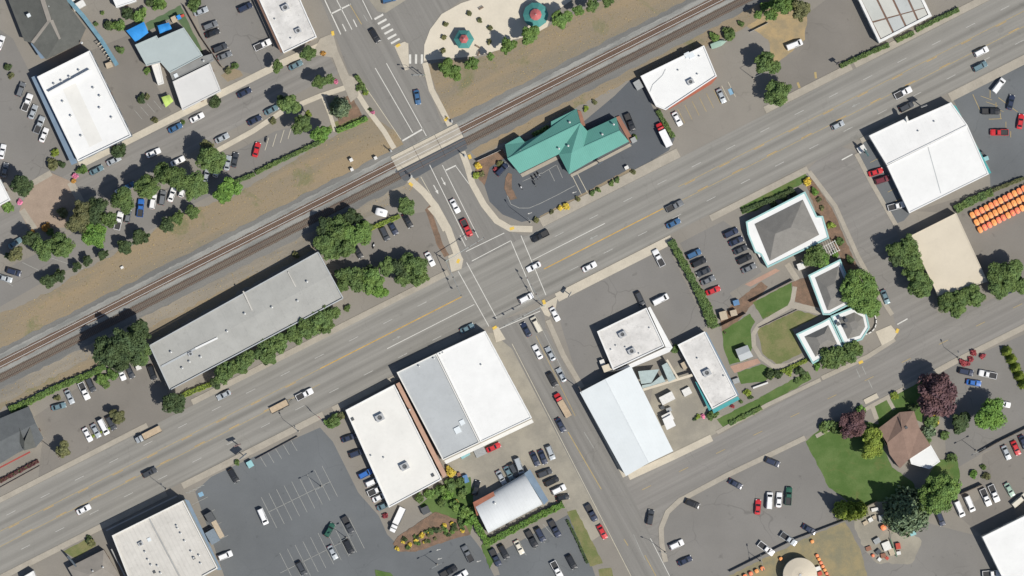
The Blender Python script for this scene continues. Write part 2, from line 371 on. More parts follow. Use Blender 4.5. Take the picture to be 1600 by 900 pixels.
m_railr = M('rusty_rail', (0.16, 0.11, 0.085), 0.7, 0.2, 0.5, 0.3)
m_tie = M('timber_sleeper', (0.115, 0.085, 0.068), 0.9, 0.25, 1.5, 0.1)
tie_v = np.array([(-.12, -1.3, 0), (.12, -1.3, 0), (.12, 1.3, 0), (-.12, 1.3, 0), (-.12, -1.3, .06), (.12, -1.3, .06), (.12, 1.3, .06), (-.12, 1.3, .06)])
d_al = Vector((math.cos(AANG), math.sin(AANG), 0)); d_ac = Vector((-d_al.y, d_al.x, 0))
def track(nm, off, label, rmat, zb):
    t = empty(nm, P(560, TB(560, off), zb)); tag(t, label, 'railway track', 'railway tracks')
    t.rotation_euler = (0, 0, AANG); L0 = -800 / math.cos(AANG) * S; L1 = 1300 / math.cos(AANG) * S
    V = []; F = []; x = L0
    while x < L1:
        b = len(V); a = random.uniform(-.03, .03)
        for p in tie_v: V.append((x + p[0] + p[1] * a, p[1] + random.uniform(-.03, .03), p[2]))
        F += [(b + 4, b + 5, b + 6, b + 7), (b, b + 1, b + 5, b + 4), (b + 1, b + 2, b + 6, b + 5), (b + 2, b + 3, b + 7, b + 6), (b + 3, b, b + 4, b + 7)]
        x += 0.56
    o = mesh_obj('sleepers', V, F, m_tie, t); o['kind'] = 'stuff'
    for s in (-1, 1):
        MB().box(L0, L1, s * .755 - .075, s * .755 + .075, .05, .19).obj('rail', rmat, t)
track('railway_track', 0, 'main railway track on rusty ballast with bright steel rails', m_rail, .033)
track('railway_track', 22, 'railway track with dull rails beside the main line', m_railr, .034)

# ------------------------------------------------------------------ roads
hwy = sheet('road', band(-80, 1700, -44, 68), m_road, 5, 'five-lane highway crossing the scene diagonally', 'road')
nleg = sheet('road', [(497, -10), (524, 55), (545, 115), (560, 117), (612, 197), (640, 240), (652, 275), (690, 335), (712, 385), (715, 430), (800, 440), (832, 372), (800, 362), (775, 345), (755, 318), (737, 285), (728, 255), (705, 205), (690, 190), (678, 160), (662, 95), (665, 65), (680, 36), (700, 16), (735, -10), (650, -10), (602, 20), (585, 12), (572, -10)], m_cross, 4, 'street with turn lanes crossing the railway', 'road')
sleg = sheet('road', [(765, 505), (775, 525), (800, 545), (986, 900), (1010, 960), (1075, 960), (1046, 900), (1016, 835), (972, 742), (937, 675), (852, 512), (850, 480)], m_cross, 4, 'street running downhill from the traffic signals', 'road')
st2 = sheet('road', [(962, 735), (978, 744), (1052, 714), (1120, 682), (1200, 638), (1280, 597), (1355, 560), (1398, 534), (1405, 520), (1400, 500), (1462, 492), (1525, 476), (1640, 435), (1640, 487), (1600, 507), (1490, 562), (1440, 588), (1360, 632), (1270, 678), (1200, 710), (1137, 740), (1092, 764), (1060, 781), (1041, 799), (1031, 825), (1033, 860), (1046, 900), (1020, 860)], m_street, 3, 'side street joining below the white gabled hall', 'road')
st3 = sheet('road', [(1258, 270), (1300, 225), (1335, 235), (1355, 275), (1398, 352), (1425, 425), (1470, 495), (1404, 525), (1395, 490), (1370, 450), (1340, 397), (1305, 317)], m_street, 3, 'short side street beside the turquoise-trimmed house', 'road')
st1 = sheet('road', [(-20, 345), (40, 312), (122, 262), (205, 224), (345, 152), (440, 104), (512, 84), (530, 115), (490, 132), (420, 172), (340, 215), (258, 262), (185, 300), (130, 325), (45, 358), (-20, 390)], m_street, 3, 'street lined with trees and parked cars', 'road')
brickp = sheet('brick_crossing', [(50, 284), (75, 268), (108, 282), (130, 318), (100, 335), (110, 355), (45, 358), (30, 330)], m_brick, 4, 'pinkish brick-paved street crossing', 'paving')
strip('paving_band', [(52, 286), (80, 270)], 9, m_walk2, 5, parent=brickp); strip('paving_band', [(110, 285), (128, 318)], 11, m_walk2, 5, parent=brickp); strip('paving_band', [(34, 328), (54, 358)], 10, m_walk2, 5, parent=brickp)
# pavements with kerbs
UP = 0.12
def walk(pts, wd, lab, m=None): return strip('sidewalk', pts, wd, m or m_walk, 1, lab, 'sidewalk', up=UP)
def hwalk(x0, x1, off, wd, lab, m=None): return walk([(x0, A0(x0, off)), (x1, A0(x1, off))], wd, lab, m)
hwalk(-40, 230, -49, 8, 'worn sidewalk along the highway by the shingled building', m_walk2)
hwalk(300, 700, -49, 9, 'worn sidewalk along the highway by the grey hall', m_walk2)
hwalk(845, 1060, -53, 15, 'sidewalk between the highway and the drive-through lot', m_walk2)
hwalk(1195, 1330, -51, 11, 'sidewalk along the highway below the dirt patch', m_walk2)
hwalk(1335, 1660, -51, 11, 'sidewalk along the highway by the panel-roofed building', m_walk2)
hwalk(-40, 260, 73, 9, 'sidewalk along the highway in front of the tall cream building', m_walk2)
hwalk(285, 505, 74, 10, 'sidewalk along the highway above the large lot', m_walk2)
hwalk(520, 755, 74, 9, 'shaded sidewalk in front of the large white hall', m_walk2)
hwalk(870, 1050, 77, 14, 'sidewalk along the highway above the oil-stained lot')
hwalk(1110, 1262, 75, 10, 'sidewalk along the highway above the turquoise-trimmed house', m_walk2)
hwalk(1345, 1400, 73, 8, 'short sidewalk beside the white store front', m_walk2)
hwalk(1484, 1660, 76, 14, 'sidewalk along the highway by the yellow-lined lot', m_walk2)
walk([(640, 280), (662, 300), (680, 322), (700, 358), (716, 402)], 11, 'pale sidewalk beside the street north of the signals')
sheet('sidewalk', [(668, 326), (682, 318), (700, 358), (692, 362), (680, 340)], m_walk, 2, 'paved landing beside the small asphalt lot', 'sidewalk', up=UP)
sheet('sidewalk', [(700, 400), (716, 392), (724, 405), (721, 420), (705, 425)], m_walk, 2, 'corner pavement carrying a signal pole by the small lot', 'sidewalk', up=UP)
walk([(722, 237), (731, 262), (738, 287), (756, 320), (776, 345), (797, 357), (832, 358)], 10, 'pale curved sidewalk round the drive-through corner')
sheet('sidewalk', [(770, 515), (778, 510), (790, 530), (775, 535)], m_walk, 2, 'corner pavement at the large white hall', 'sidewalk', up=UP)
sheet('sidewalk', [(843, 478), (872, 462), (868, 482), (858, 495), (851, 492)], m_walk, 2, 'corner pavement carrying a signal pole by the oil-stained lot', 'sidewalk', up=UP)
walk([(856, 500), (880, 555), (910, 606)], 8, 'sidewalk along the street by the oil-stained lot', m_walk2)
walk([(912, 618), (976, 745)], 6, 'narrow sidewalk beside the white gabled hall')
walk([(982, 745), (1052, 713), (1112, 684)], 11, 'sidewalk below the white gabled hall')
walk([(1120, 676), (1200, 632), (1282, 593)], 6, 'sidewalk along the garden hedge', m_walk2)
walk([(1284, 591), (1356, 557), (1398, 530)], 7, 'sidewalk in front of the L-shaped turquoise house', m_walk2)
walk([(1264, 268), (1305, 322), (1340, 400), (1368, 452), (1394, 492)], 7, 'sidewalk west of the short side street', m_walk2)
walk([(1338, 240), (1360, 282), (1400, 352)], 7, 'sidewalk east of the short side street', m_walk2)
sheet('sidewalk', [(1368, 518), (1392, 508), (1402, 520), (1396, 530), (1378, 540)], m_walk, 2, 'square concrete landing at the street corner', 'sidewalk', up=UP)
walk([(1630, 496), (1490, 566), (1442, 592)], 9, 'sidewalk along the lot with red shrubs', m_walk2)
walk([(1436, 594), (1362, 634), (1275, 682)], 6, 'sidewalk in front of the brown-roofed house', m_walk2)
walk([(1258, 684), (1200, 712), (1137, 742), (1092, 766), (1062, 782), (1043, 800), (1033, 825), (1034, 850), (1040, 878)], 8, 'curved sidewalk round the wide worn lot', m_walk2)
walk([(124, 258), (206, 217), (346, 146), (442, 98), (500, 72)], 11, 'pale sidewalk along the tree-lined street')
sheet('sidewalk', [(488, 85), (500, 60), (520, 52), (528, 80), (545, 118), (560, 122), (560, 150), (548, 160), (530, 118), (520, 90)], m_walk2, 2, 'corner sidewalk by the tree-lined street', 'sidewalk', up=UP)
walk([(556, 142), (575, 172), (600, 205), (616, 232)], 8, 'pale sidewalk leading to the railway crossing from north')
walk([(664, 98), (674, 140), (690, 170), (703, 196)], 9, 'pale sidewalk below the gazebo plaza')
walk([(545, 135), (500, 150), (440, 175), (395, 205), (340, 235)], 8, 'pale sidewalk winding through the tree strip')
walk([(505, 152), (516, 180), (524, 205)], 6, 'short path beside the conical tree')
plaza = sheet('plaza', [(662, 95), (663, 70), (672, 46), (690, 22), (720, 5), (760, -8), (905, -8), (862, 22), (855, 42), (830, 56), (800, 62), (780, 78), (742, 88), (690, 92)], m_plaza, 2, 'pale concrete plaza carrying two gazebos', 'plaza', up=UP)
sheet('traffic_island', [(616, 72), (632, 65), (638, 68), (639, 108), (633, 110)], m_walk, 3, 'pale triangular traffic island between crosswalks', 'traffic island', up=UP)
sheet('dirt_patch', [(570, -10), (650, -10), (603, 20), (590, 18)], m_sand, 5, 'sandy corner at the top junction', 'dirt patch')
# level crossing panels
xp = empty('level_crossing', P(668, 226, .05)); tag(xp, 'pale concrete level crossing panels laid across the street', 'level crossing')
for k, (o, wd, mm) in enumerate([(-10.6, 5.2, m_walk), (-5.9, 3.6, m_walk2), (0, 7.2, m_walk2), (5.9, 3.6, m_walk2), (10.6, 5.2, m_walk), (17.2, 3.6, m_drive), (22, 5.4, m_drive), (26.8, 3.6, m_drive)]):
    for (x0, x1) in ((616, 650), (650.6, 684), (684.6, 719)):
        q = ccw([tuple(P(*p))[:2] for p in strip_pts([(x0 + .4 * o, TB(x0 + .4 * o, o)), (x1 + .4 * o, TB(x1 + .4 * o, o))], wd)])
        pz = .17; vv = [(x - xp.location.x, y - xp.location.y, 0) for x, y in q] + [(x - xp.location.x, y - xp.location.y, pz) for x, y in q]
        mesh_obj('crossing_panel', vv, [(4, 5, 6, 7)] + [(i, (i + 1) % 4, 4 + (i + 1) % 4, 4 + i) for i in range(4)], mm, xp)
sheet('asphalt_apron', [(617, 268), (628, 255), (700, 222), (722, 205), (730, 232), (655, 275), (632, 283)], m_drive, 6, 'dark asphalt apron at the level crossing', 'apron')

# ------------------------------------------------------------------ road paint
for k in range(-1, 31):
    xc = 17 + 53.55 * k
    for off, cond in ((-20, not (690 < xc < 850)), (45, not (690 < xc < 870))):
        if cond:
            x = xc + (0 if off < 0 else 23); line(hwy, (x - 7, A0(x - 7, off)), (x + 7, A0(x + 7, off)), m_dash, 0.8, 'lane_dash')
def hline(x0, x1, off, m, wd=0.9, nm='lane_line'): return line(hwy, (x0, A0(x0, off)), (x1, A0(x1, off)), m, wd, nm)
hline(-60, 500, 0, m_yfaint, 0.8); hline(500, 722, 0, m_yellow, 1.6); hline(-60, 500, 24, m_yfaint, 0.8)
for x in range(-40, 500, 54): hline(x, x + 16, 2.0, m_yellow, .9, 'lane_dash'); hline(x + 20, x + 36, 22.2, m_yellow, .9, 'lane_dash')
hline(605, 741, 22, m_white, 1.0); hline(832, 945, -1, m_white, 1.0)
hline(850, 1036, 22, m_yellow, 1.6); hline(1060, 1660, 0, m_yfaint, 0.8); hline(1036, 1660, 24, m_yfaint, 0.8)
for x in range(1070, 1660, 54): hline(x, x + 16, 2.0, m_yellow, .9, 'lane_dash'); hline(x + 20, x + 36, 22.2, m_yellow, .9, 'lane_dash')
for (x, y, a) in ((620, 528, 27), (927, 371, 207), (1337, 164, 207)): arrow(hwy, x, y, a, m_faint, .8)
cw = 1.1
for a, b in (((716, 424), (764, 510)), ((729, 410), (776, 497)), ((798, 376), (834, 460)), ((814, 368), (853, 461)), ((728, 393), (788, 364)), ((737, 408), (798, 376)), ((780, 514), (844, 486)), ((776, 497), (834, 467))):
    line(hwy, a, b, m_white if b != (834, 467) else m_faint, cw, 'crosswalk_line')
t2 = lambda x, y: T(1, 0, x, y); t6 = lambda x, y: T(1, 1, x, y)
for a, b, m, wd in [((745, 425), (980, 830), m_white, 1.1), ((815, 395), (1065, 850), m_white, 1.1), ((915, 880), (1045, 805), m_white, 2.4), ((640, 480), (905, 870), m_cream, .9), ((430, 0), (530, 215), m_white, 1.6), ((505, 0), (600, 185), m_white, 1.2), ((585, 25), (660, 152), m_yfaint, 1.2), ((665, 0), (725, 122), m_white, 1.2), ((470, 86), (592, 26), m_white, 2.2), ((540, 150), (562, 195), m_white, 1.6), ((608, 122), (630, 168), m_white, 1.6), ((672, 92), (695, 132), m_faint, 1.2)]:
    line(nleg, t2(*a), t2(*b), m, wd)
for cx, cy in ((768, 105), (789, 135), (810, 165), (830, 197), (850, 229), (871, 257)): line(nleg, t2(cx - 27, cy + 15), t2(cx + 27, cy - 15), m_white, 3.2, 'crosswalk_bar')
for cx in (963, 1000, 1037): line(nleg, t2(cx, 340), t2(cx, 398), m_white, 3.4, 'crosswalk_bar')
for a, b, m, wd in [((1030, 205), (1112, 352), m_cream, .9), ((1085, 130), (1315, 600), m_white, 1.1), ((1165, 132), (1390, 585), m_white, 1.0), ((1250, 140), (1335, 255), m_white, 1.0), ((1182, 166), (1250, 134), m_white, 2.0), ((1275, 570), (1310, 640), m_white, 1.0)]:
    line(nleg, t6(*a), t6(*b), m, wd)
arrow(nleg, *t6(1125, 285), 298, m_white, .9); arrow(nleg, *t6(1172, 235), 298, m_white, .8)
t11 = lambda x, y: T(2, 2, x, y); t15 = lambda x, y: T(2, 3, x, y)
line(sleg, (800, 537), (986, 900), m_cream, .8); line(sleg, t11(150, 300), t11(395, 800), m_yfaint, .9); line(sleg, t15(350, 0), t15(558, 358), m_yfaint, 1.4)
line(sleg, t15(450, 0), t15(512, 102), m_faint, .9); line(sleg, t15(865, 665), t15(985, 900), m_white, .9); line(sleg, t15(700, 670), t15(725, 710), m_yfaint, 1.2); line(sleg, t15(830, 770), t15(900, 900), m_yfaint, 1.2)
line(sleg, t11(190, 260), t11(330, 540), m_faint, .9); line(sleg, t15(760, 640), t15(830, 800), m_faint, .8)
for x in range(1010, 1600, 58):
    y = 0.5 * (710 - .49 * (x - 1050)) + 0.5 * (775 - .49 * (x - 1050)); line(st2, (x - 7, y + 3.4), (x + 7, y - 3.4), m_yfaint, .9, 'lane_dash')
line(st3, (1315, 250), (1332, 241), m_white, 1.8, 'stop_bar'); line(st2, (1402, 507), (1418, 498), m_white, 1.8, 'stop_bar')
for a, b in (((1338, 577), (1344, 590)), ((1347, 572), (1353, 585)), ((1357, 594), (1363, 607))): line(st2, a, b, m_faint, 1.2, 'crosswalk_bar')
# bays
for k in range(5): line(lot_sw, T(1, 3, 25 + 48 * k, 152 - 25 * k), T(1, 3, 65 + 48 * k, 218 - 25 * k), m_faint, .7)
line(lot_sw, T(1, 3, 75, 502), T(1, 3, 468, 308), m_faint, .7)
for k in range(9): line(lot_sw, T(1, 3, 33 + 47.5 * k, 408 - 24.5 * k), T(1, 3, 130 + 47.5 * k, 600 - 24.5 * k), m_faint, .7)
line(lot_sw, T(1, 3, 150, 882), T(1, 3, 572, 672), m_faint, .7)
for k in range(10): line(lot_sw, T(1, 3, 148 + 48 * k, 755 - 24.5 * k), T(1, 3, 245 + 48 * k, 948 - 24.5 * k), m_faint, .7)
for k in range(4): line(lot_sw, T(0, 3, 1200 + 42 * k, 455 + 80 * k), T(0, 3, 1300 + 42 * k, 405 + 80 * k), m_faint, .7)
for k in range(5): line(lot_sw, T(0, 3, 1160 + 22 * k, 380 - 10 * k), T(0, 3, 1190 + 22 * k, 400 - 12 * k - 20), m_faint, .9)
markpoly(lot_sw, [(309, 771), (316, 768), (319, 774), (312, 777)], m_blue_p, 'accessible_bay_marking')
for k in range(4): line(lot_sw2, T(2, 3, 20 + 58 * k, 690 - 38 * k), T(2, 3, 90 + 58 * k, 770 - 38 * k), m_faint, .7)
for k in range(6): line(lot_d, T(2, 0, 1035 + 45 * k, 680 - 24 * k), T(2, 0, 1080 + 45 * k, 770 - 24 * k), m_yfaint, .8)
for x in (1310, 1350): line(lot_d, T(2, 0, x, 535 - (x - 1310) * .6), T(2, 0, x + 48, 630 - (x - 1310) * .6), m_cream, .8)
markpoly(lot_d, [(1137, 140), (1143, 137), (1147, 146), (1141, 149)], m_blue_p, 'accessible_bay_marking')
tz = lambda x, y: (740 + x * .2222, 150 + y * .2222)
for a, b in (((685, 545), (758, 692)), ((722, 530), (800, 680))): line(lot_teal, tz(*a), tz(*b), m_cream, .9)
for a, b in (((480, 545), (580, 485)), ((528, 512), (570, 598)), ((585, 485), (625, 575)), ((345, 600), (480, 540))): line(lot_teal, tz(*a), tz(*b), m_faint, .7)
pv = [(236, 700), (262, 760), (320, 788), (390, 788), (470, 755), (600, 690), (712, 630)]
for i in range(len(pv) - 1): line(lot_teal, tz(*pv[i]), tz(*pv[i + 1]), m_faint, .8)
arrow(lot_teal, *tz(395, 825), 197, m_white, .42); arrow(lot_teal, *tz(708, 678), 197, m_white, .42)
for x, y in ((685, 845 + 14), (687, 873), (748, 877)): arrow(lot_sw, x, y, 195, m_white, .42)
for k in range(5): line(lot_ne, T(3, 0, 1330 + k * 16, 600 + 18 * k), T(3, 0, 1400 + k * 18, 625 + 18 * k), m_yfaint, .7) if k % 2 == 0 else None
for a, b in (((1388, 560), (1388, 612)), ((1425, 640), (1425, 690)), ((1487, 760), (1487, 800)), ((1517, 820), (1517, 858)), ((1450, 700), (1455, 740)), ((1380, 745), (1460, 742)), ((1440, 610), (1560, 700)), ((1280, 590), (1330, 700))): line(lot_ne, T(3, 0, *a), T(3, 0, *b), m_yfaint, 1.0)
for k in range(5): line(lot_f, T(3, 1, 640 + 36 * k, 115 + 62 * k), T(3, 1, 690 + 36 * k, 90 + 62 * k), m_yfaint, .7)
for a, b in (((295, 450), (300, 490)), ((185, 515), (198, 550))): line(lot_e, T(3, 0, *a), T(3, 0, *b), m_yfaint, 3.5)
for k in range(5): line(lot_h, (500 + 6 * k, 418 + 6 * k - 8), (520 + 5 * k, 408 + 6 * k), m_faint, .5) if k < 3 else None
for a, b in (((130, 420), (65, 412 - 14)), ((35, 410), (66, 425)), ((10, 440), (20, 447))): line(park_row, a, b, m_faint, .8)
for k in range(6): line(park_row, (414 + 12 * k, 235 - 6 * k), (420 + 12 * k, 215 - 6 * k), m_cream, .8)
for k in range(4): line(st1, (210 + 10 * k, 172 - 5 * k), (222 + 10 * k, 186 - 5 * k), m_faint, .6)
# tactile pads
for x, y, a in ((716, 408, 65), (800, 357, 20), (850, 472, 110), (773, 512, 30), (642, 288, 140), (734, 245, 110), (622, 71, 30), (697, 186, 60), (1402, 517, 70), (1345, 566, 25), (520, 52, 100)):
    d = Vector((math.cos(R(a)), -math.sin(R(a)))); e = Vector((-d.y, d.x)); p = Vector((x, y))
    q = ccw([tuple(P(*(p + d * i * 3.5 + e * j * 2.2)))[:2] for i, j in ((-1, -1), (1, -1), (1, 1), (-1, 1))])
    o = mesh_obj('tactile_pad', [(u, v, .135) for u, v in q] + [(u, v, .165) for u, v in q], [(4, 5, 6, 7)] + [(i, (i + 1) % 4, 4 + (i + 1) % 4, 4 + i) for i in range(4)], m_tact)
    o['kind'] = 'structure'
    PENDING.append((o, 'yellow tactile paving pad at a kerb ramp', 'signal junction', (775, 440), (x, y))); o['category'] = 'paving pad'

# ------------------------------------------------------------------ lawns and beds
def green(pts, m, lab, lay=4, rough=.8, nm='lawn', cat='lawn', up=0.0): return sheet(nm, pts, m, lay, lab, cat, rough=rough, step=5, up=up)
green([(1259, 690), (1280, 672), (1330, 655), (1385, 665), (1380, 701), (1394, 730), (1425, 752), (1440, 780), (1365, 785), (1345, 795), (1295, 762)], m_lawn, 'large mown green lawn beside the brown-roofed house')
green([(1360, 632), (1385, 622), (1440, 596), (1450, 625), (1440, 660), (1405, 645), (1375, 668), (1368, 645)], m_lawn, 'front lawn of the brown-roofed house')
green([(1468, 718), (1495, 715), (1500, 745), (1495, 768), (1440, 765), (1455, 735)], m_lawn, 'small lawn behind the white porch roof')
green([(1176, 473), (1237, 441), (1238, 456), (1233, 480), (1192, 499)], m_lawn, 'garden lawn beside the parking bays')
green([(1128, 518), (1172, 490), (1180, 503), (1173, 515), (1177, 540), (1168, 562), (1140, 570), (1130, 540)], m_lawn, 'garden lawn round the small grey shed')
green([(1152, 582), (1190, 569), (1214, 579), (1194, 596), (1158, 600)], m_lawn, 'garden lawn behind the curved path')
green([(1183, 515), (1247, 485), (1280, 494), (1238, 515), (1253, 551), (1215, 570), (1192, 553)], m_lawn2, 'yellowing courtyard lawn inside the curved path')
green([(1237, 441), (1262, 432), (1285, 485), (1240, 470)], m_mulch, 'bark mulch bed beside the L-shaped house', nm='planting_bed', cat='planting bed')
green([(1155, 320), (1255, 268), (1264, 280), (1180, 330), (1160, 335)], m_lawn, 'lawn strip above the turquoise-trimmed house')
green([(1258, 285), (1266, 275), (1300, 325), (1332, 400), (1350, 440), (1330, 450), (1312, 400), (1296, 372), (1278, 338)], m_mulch, 'bark mulch bed along the side street', nm='planting_bed', cat='planting bed')
green([(1120, 655), (1180, 625), (1240, 592), (1262, 580), (1268, 592), (1200, 632), (1130, 668)], m_lawn, 'grass strip along the garden side street')
green([(1125, 500), (1140, 480), (1150, 470), (1190, 440), (1200, 448), (1150, 505), (1128, 518)], m_mulch, 'bark mulch bed behind the garden shed', nm='planting_bed', cat='planting bed')
green([(227, 37), (282, 8), (318, 84), (308, 88), (287, 43), (273, 24), (246, 40), (232, 48)], m_turf, 'green play turf behind the grey-roofed nursery')
green([(510, 200), (524, 190), (560, 180), (575, 190), (530, 208)], m_lawn2, 'grass strip below the conical tree')
green([(524, 160), (548, 147), (566, 180), (530, 196)], m_mulch, 'bark mulch bed under the conical tree', nm='planting_bed', cat='planting bed')
green([(614, 850), (622, 838), (680, 800), (725, 815), (735, 835), (700, 845), (650, 862), (625, 862)], m_mulch, 'planted mulch island at the lot entrance', nm='planting_bed', cat='planting bed', up=.1)
green([(586, 890), (610, 895), (625, 915), (590, 920)], m_lawn, 'small grass island at the bottom lot', lay=3, up=.1)
green([(752, 853), (762, 838), (772, 875), (765, 889)], m_lawn, 'grass tip at the hedge corner', lay=3, up=.1)
green([(886, 800), (900, 796), (942, 880), (922, 885)], m_lawn2, 'narrow grass verge beside the street')
green([(935, 890), (955, 887), (965, 925), (945, 930)], m_lawn2, 'short grass verge at the bottom edge')
green([(98, 862), (140, 840), (150, 852), (118, 872)], m_lawn2, 'small lawn beside the roadside sign')
green([(745, 250), (785, 232), (792, 245), (765, 262), (757, 290), (742, 272)], m_mulch, 'shrub bed beside the drive-through lane', nm='planting_bed', cat='planting bed')
green([(794, 270), (800, 272), (800, 295), (808, 310), (797, 313), (788, 295), (790, 278)], m_mulch, 'reddish mulch island in the drive-through', nm='planting_bed', cat='planting bed', up=.1)
green([(843, 338), (900, 308), (985, 263), (990, 268), (900, 314), (848, 346)], m_grass_dry, 'narrow shrub strip along the drive-through', nm='planting_bed', cat='planting bed')
green([(672, 320), (680, 345), (692, 382), (702, 398), (694, 402), (684, 385), (672, 350), (664, 328)], m_mulch, 'mulch bed between sidewalk and small lot', nm='planting_bed', cat='planting bed')
green([(345, 118), (362, 105), (375, 110), (380, 118), (356, 128)], m_grass_dry, 'dry planting bed at the lot corner', nm='planting_bed', cat='planting bed')
green([(690, 760), (735, 745), (742, 800), (735, 835), (700, 815), (655, 790)], m_lawn, 'ivy bed between cream building and curved hall', nm='planting_bed', cat='planting bed')
ptz = lambda x, y: (1130 + x * .3557, 270 + y * .3557)
strip('garden_path', [ptz(*q) for q in ((315, 500), (305, 560), (290, 590), (220, 630), (155, 672), (132, 710), (135, 760), (165, 810), (220, 850), (290, 845), (350, 815))], 7, m_walk2, 5, 'curved concrete garden path', 'path')
strip('garden_path', [ptz(300, 580), ptz(440, 612)], 10, m_walk2, 6, 'straight concrete path to the L-shaped house', 'path')
strip('garden_path', [ptz(280, 400), ptz(325, 470)], 9, m_walk2, 6, 'short path beside the white umbrella', 'path')
strip('garden_path', [(1396 - 34, 632), (1370, 655)], 7, m_walk2, 6, 'front path of the brown-roofed house', 'path')
strip('garden_path', [(1387, 622), (1397, 640)], 6, m_walk2, 6, 'second front path of the brown-roofed house', 'path')
sheet('patio', [ptz(30, 850), ptz(150, 815), ptz(165, 835), ptz(50, 880)], m_pink, 6, 'pink brick patio beside the garden shed', 'patio')
sheet('patio', [ptz(95, 490), ptz(230, 420), ptz(250, 430), ptz(120, 500)], m_pink, 5, 'terracotta bed edging at the parking bays', 'patio')
# ------------------------------------------------------------------ buildings
r_white = roofmat('white_membrane_roof', (0.69, 0.692, 0.68), 0.07)
r_white2 = roofmat('white_painted_roof', (0.68, 0.68, 0.67), 0.10, seam=1.8, ang=AANG, seamd=.05)
r_bluew = roofmat('bluish_white_metal_roof', (0.62, 0.655, 0.665), 0.05, seam=0.9, ang=AANG, seamd=.05)
r_stain = roofmat('stained_white_roof', (0.66, 0.645, 0.62), 0.34)
r_cream = roofmat('cream_white_roof', (0.655, 0.645, 0.61), 0.08)
r_palegrey = roofmat('pale_grey_roof', (0.40, 0.42, 0.43), 0.12)
r_pewter = roofmat('blue_grey_membrane', (0.36, 0.41, 0.41), 0.06)
r_grey = roofmat('weathered_grey_roof', (0.36, 0.36, 0.34), 0.16, seam=4.2, ang=AANG, seamd=.07, seamw=.03)
r_dirty = roofmat('streaked_cream_roof', (0.55, 0.53, 0.49), 0.18, seam=1.3, ang=AANG, seamd=.05, seamw=.3)
r_beige = roofmat('beige_roof', (0.56, 0.50, 0.40), 0.07)
r_shing = M('charcoal_shingle', (0.105, 0.108, 0.10), 0.9, 0.12, 0.5, 0.1, fine=0.12)
r_shing2 = M('slate_shingle', (0.11, 0.118, 0.122), 0.9, 0.12, 0.5, 0.1, fine=0.12)
r_grsh = M('grey_shingle', (0.20, 0.192, 0.178), 0.9, 0.1, 0.5, 0.1, fine=0.12)
r_brown = M('brown_shingle', (0.225, 0.155, 0.125), 0.9, 0.12, 0.5, 0.1, fine=0.12)
r_taupe = M('taupe_roof', (0.25, 0.23, 0.205), 0.9, 0.12, 0.4, 0.1)
r_teal = roofmat('teal_metal_roof', (0.115, 0.31, 0.265), 0.08, seam=0.6, ang=AANG, seamd=.16, seamw=.14)
r_rust = M('rust_roof', (0.28, 0.115, 0.075), 0.8, 0.25, 0.5)
m_turq = M('turquoise_trim', (0.28, 0.47, 0.46), 0.6, 0.1, 0.5)
m_tealtrim = M('teal_trim', (0.06, 0.28, 0.29), 0.6, 0.1, 0.5)
m_brown_t = M('brown_trim', (0.16, 0.10, 0.075), 0.8, 0.2, 0.5)
w_white = M('white_wall', (0.62, 0.61, 0.58), 0.8, 0.08, 0.3)
w_cream = M('cream_wall', (0.55, 0.49, 0.39), 0.8, 0.08, 0.3)
w_grey = M('grey_wall', (0.33, 0.33, 0.32), 0.8, 0.1, 0.3)
w_brick = M('brick_wall', (0.27, 0.14, 0.10), 0.9, 0.15, 0.6)
w_blue = M('blue_grey_metal', (0.16, 0.22, 0.29), 0.5, 0.12, 0.4)
w_brown = M('brown_wall', (0.22, 0.16, 0.12), 0.9, 0.12, 0.4)
m_glass = M('window_glass', (0.035, 0.045, 0.055), 0.08, 0.0, 1, 0.5)
m_door = M('painted_door', (0.18, 0.10, 0.07), 0.6, 0.1, 1)
m_metal = M('galvanised_metal', (0.42, 0.43, 0.43), 0.5, 0.15, 1.5, 0.4, metal=.3)
m_darkm = M('dark_metal', (0.07, 0.075, 0.08), 0.5, 0.1, 1.5, 0.4)
m_unit = M('roof_unit_grey', (0.36, 0.37, 0.38), 0.6, 0.15, 2)
me_win = MB().box(-.7, .7, -.02, .05, -.6, .6).mesh('window', m_glass)
me_frame = MB().box(-.8, .8, -.02, .03, -.7, .7).mesh('window_frame', w_white)
me_door = MB().box(-.5, .5, -.02, .06, -1.05, 1.05).mesh('door', m_door)
def loc_of(pts, z=0.05):
    c = sum((P(*p) for p in pts), Vector()) / len(pts); return Vector((c.x, c.y, z))
def bld(name, label, cat, pts):
    t = empty(name, loc_of(pts)); tag(t, label, cat, 'buildings'); return t
def rel(t, pts, z): # outline at height z, relative to the root, ccw
    return ccw([tuple((P(x, y, z) - t.location))[:2] for x, y in pts])
def openings(t, q, h, every=4.2):
    n = len(q); did = 0
    for i in range(n):
        a = Vector(q[i]); b = Vector(q[(i + 1) % n]); L = (b - a).length
        if L < 5: continue
        d = (b - a) / L; ang = math.atan2(d.y, d.x) + math.pi; k = min(8, int(L / every)); out = Vector((d.y, -d.x))
        for j in range(k):
            p = a + d * (L * (j + .5) / k) + out * .03
            if j == k // 2 and did < 2:
                inst('door', me_door, t, loc=(p.x, p.y, 1.06), rot=(0, 0, ang)); did += 1; continue
            f = inst('window', me_win, t, loc=(p.x, p.y, min(1.75, h * .5)), rot=(0, 0, ang)); inst('frame', me_frame, f, loc=(0, 0, 0))
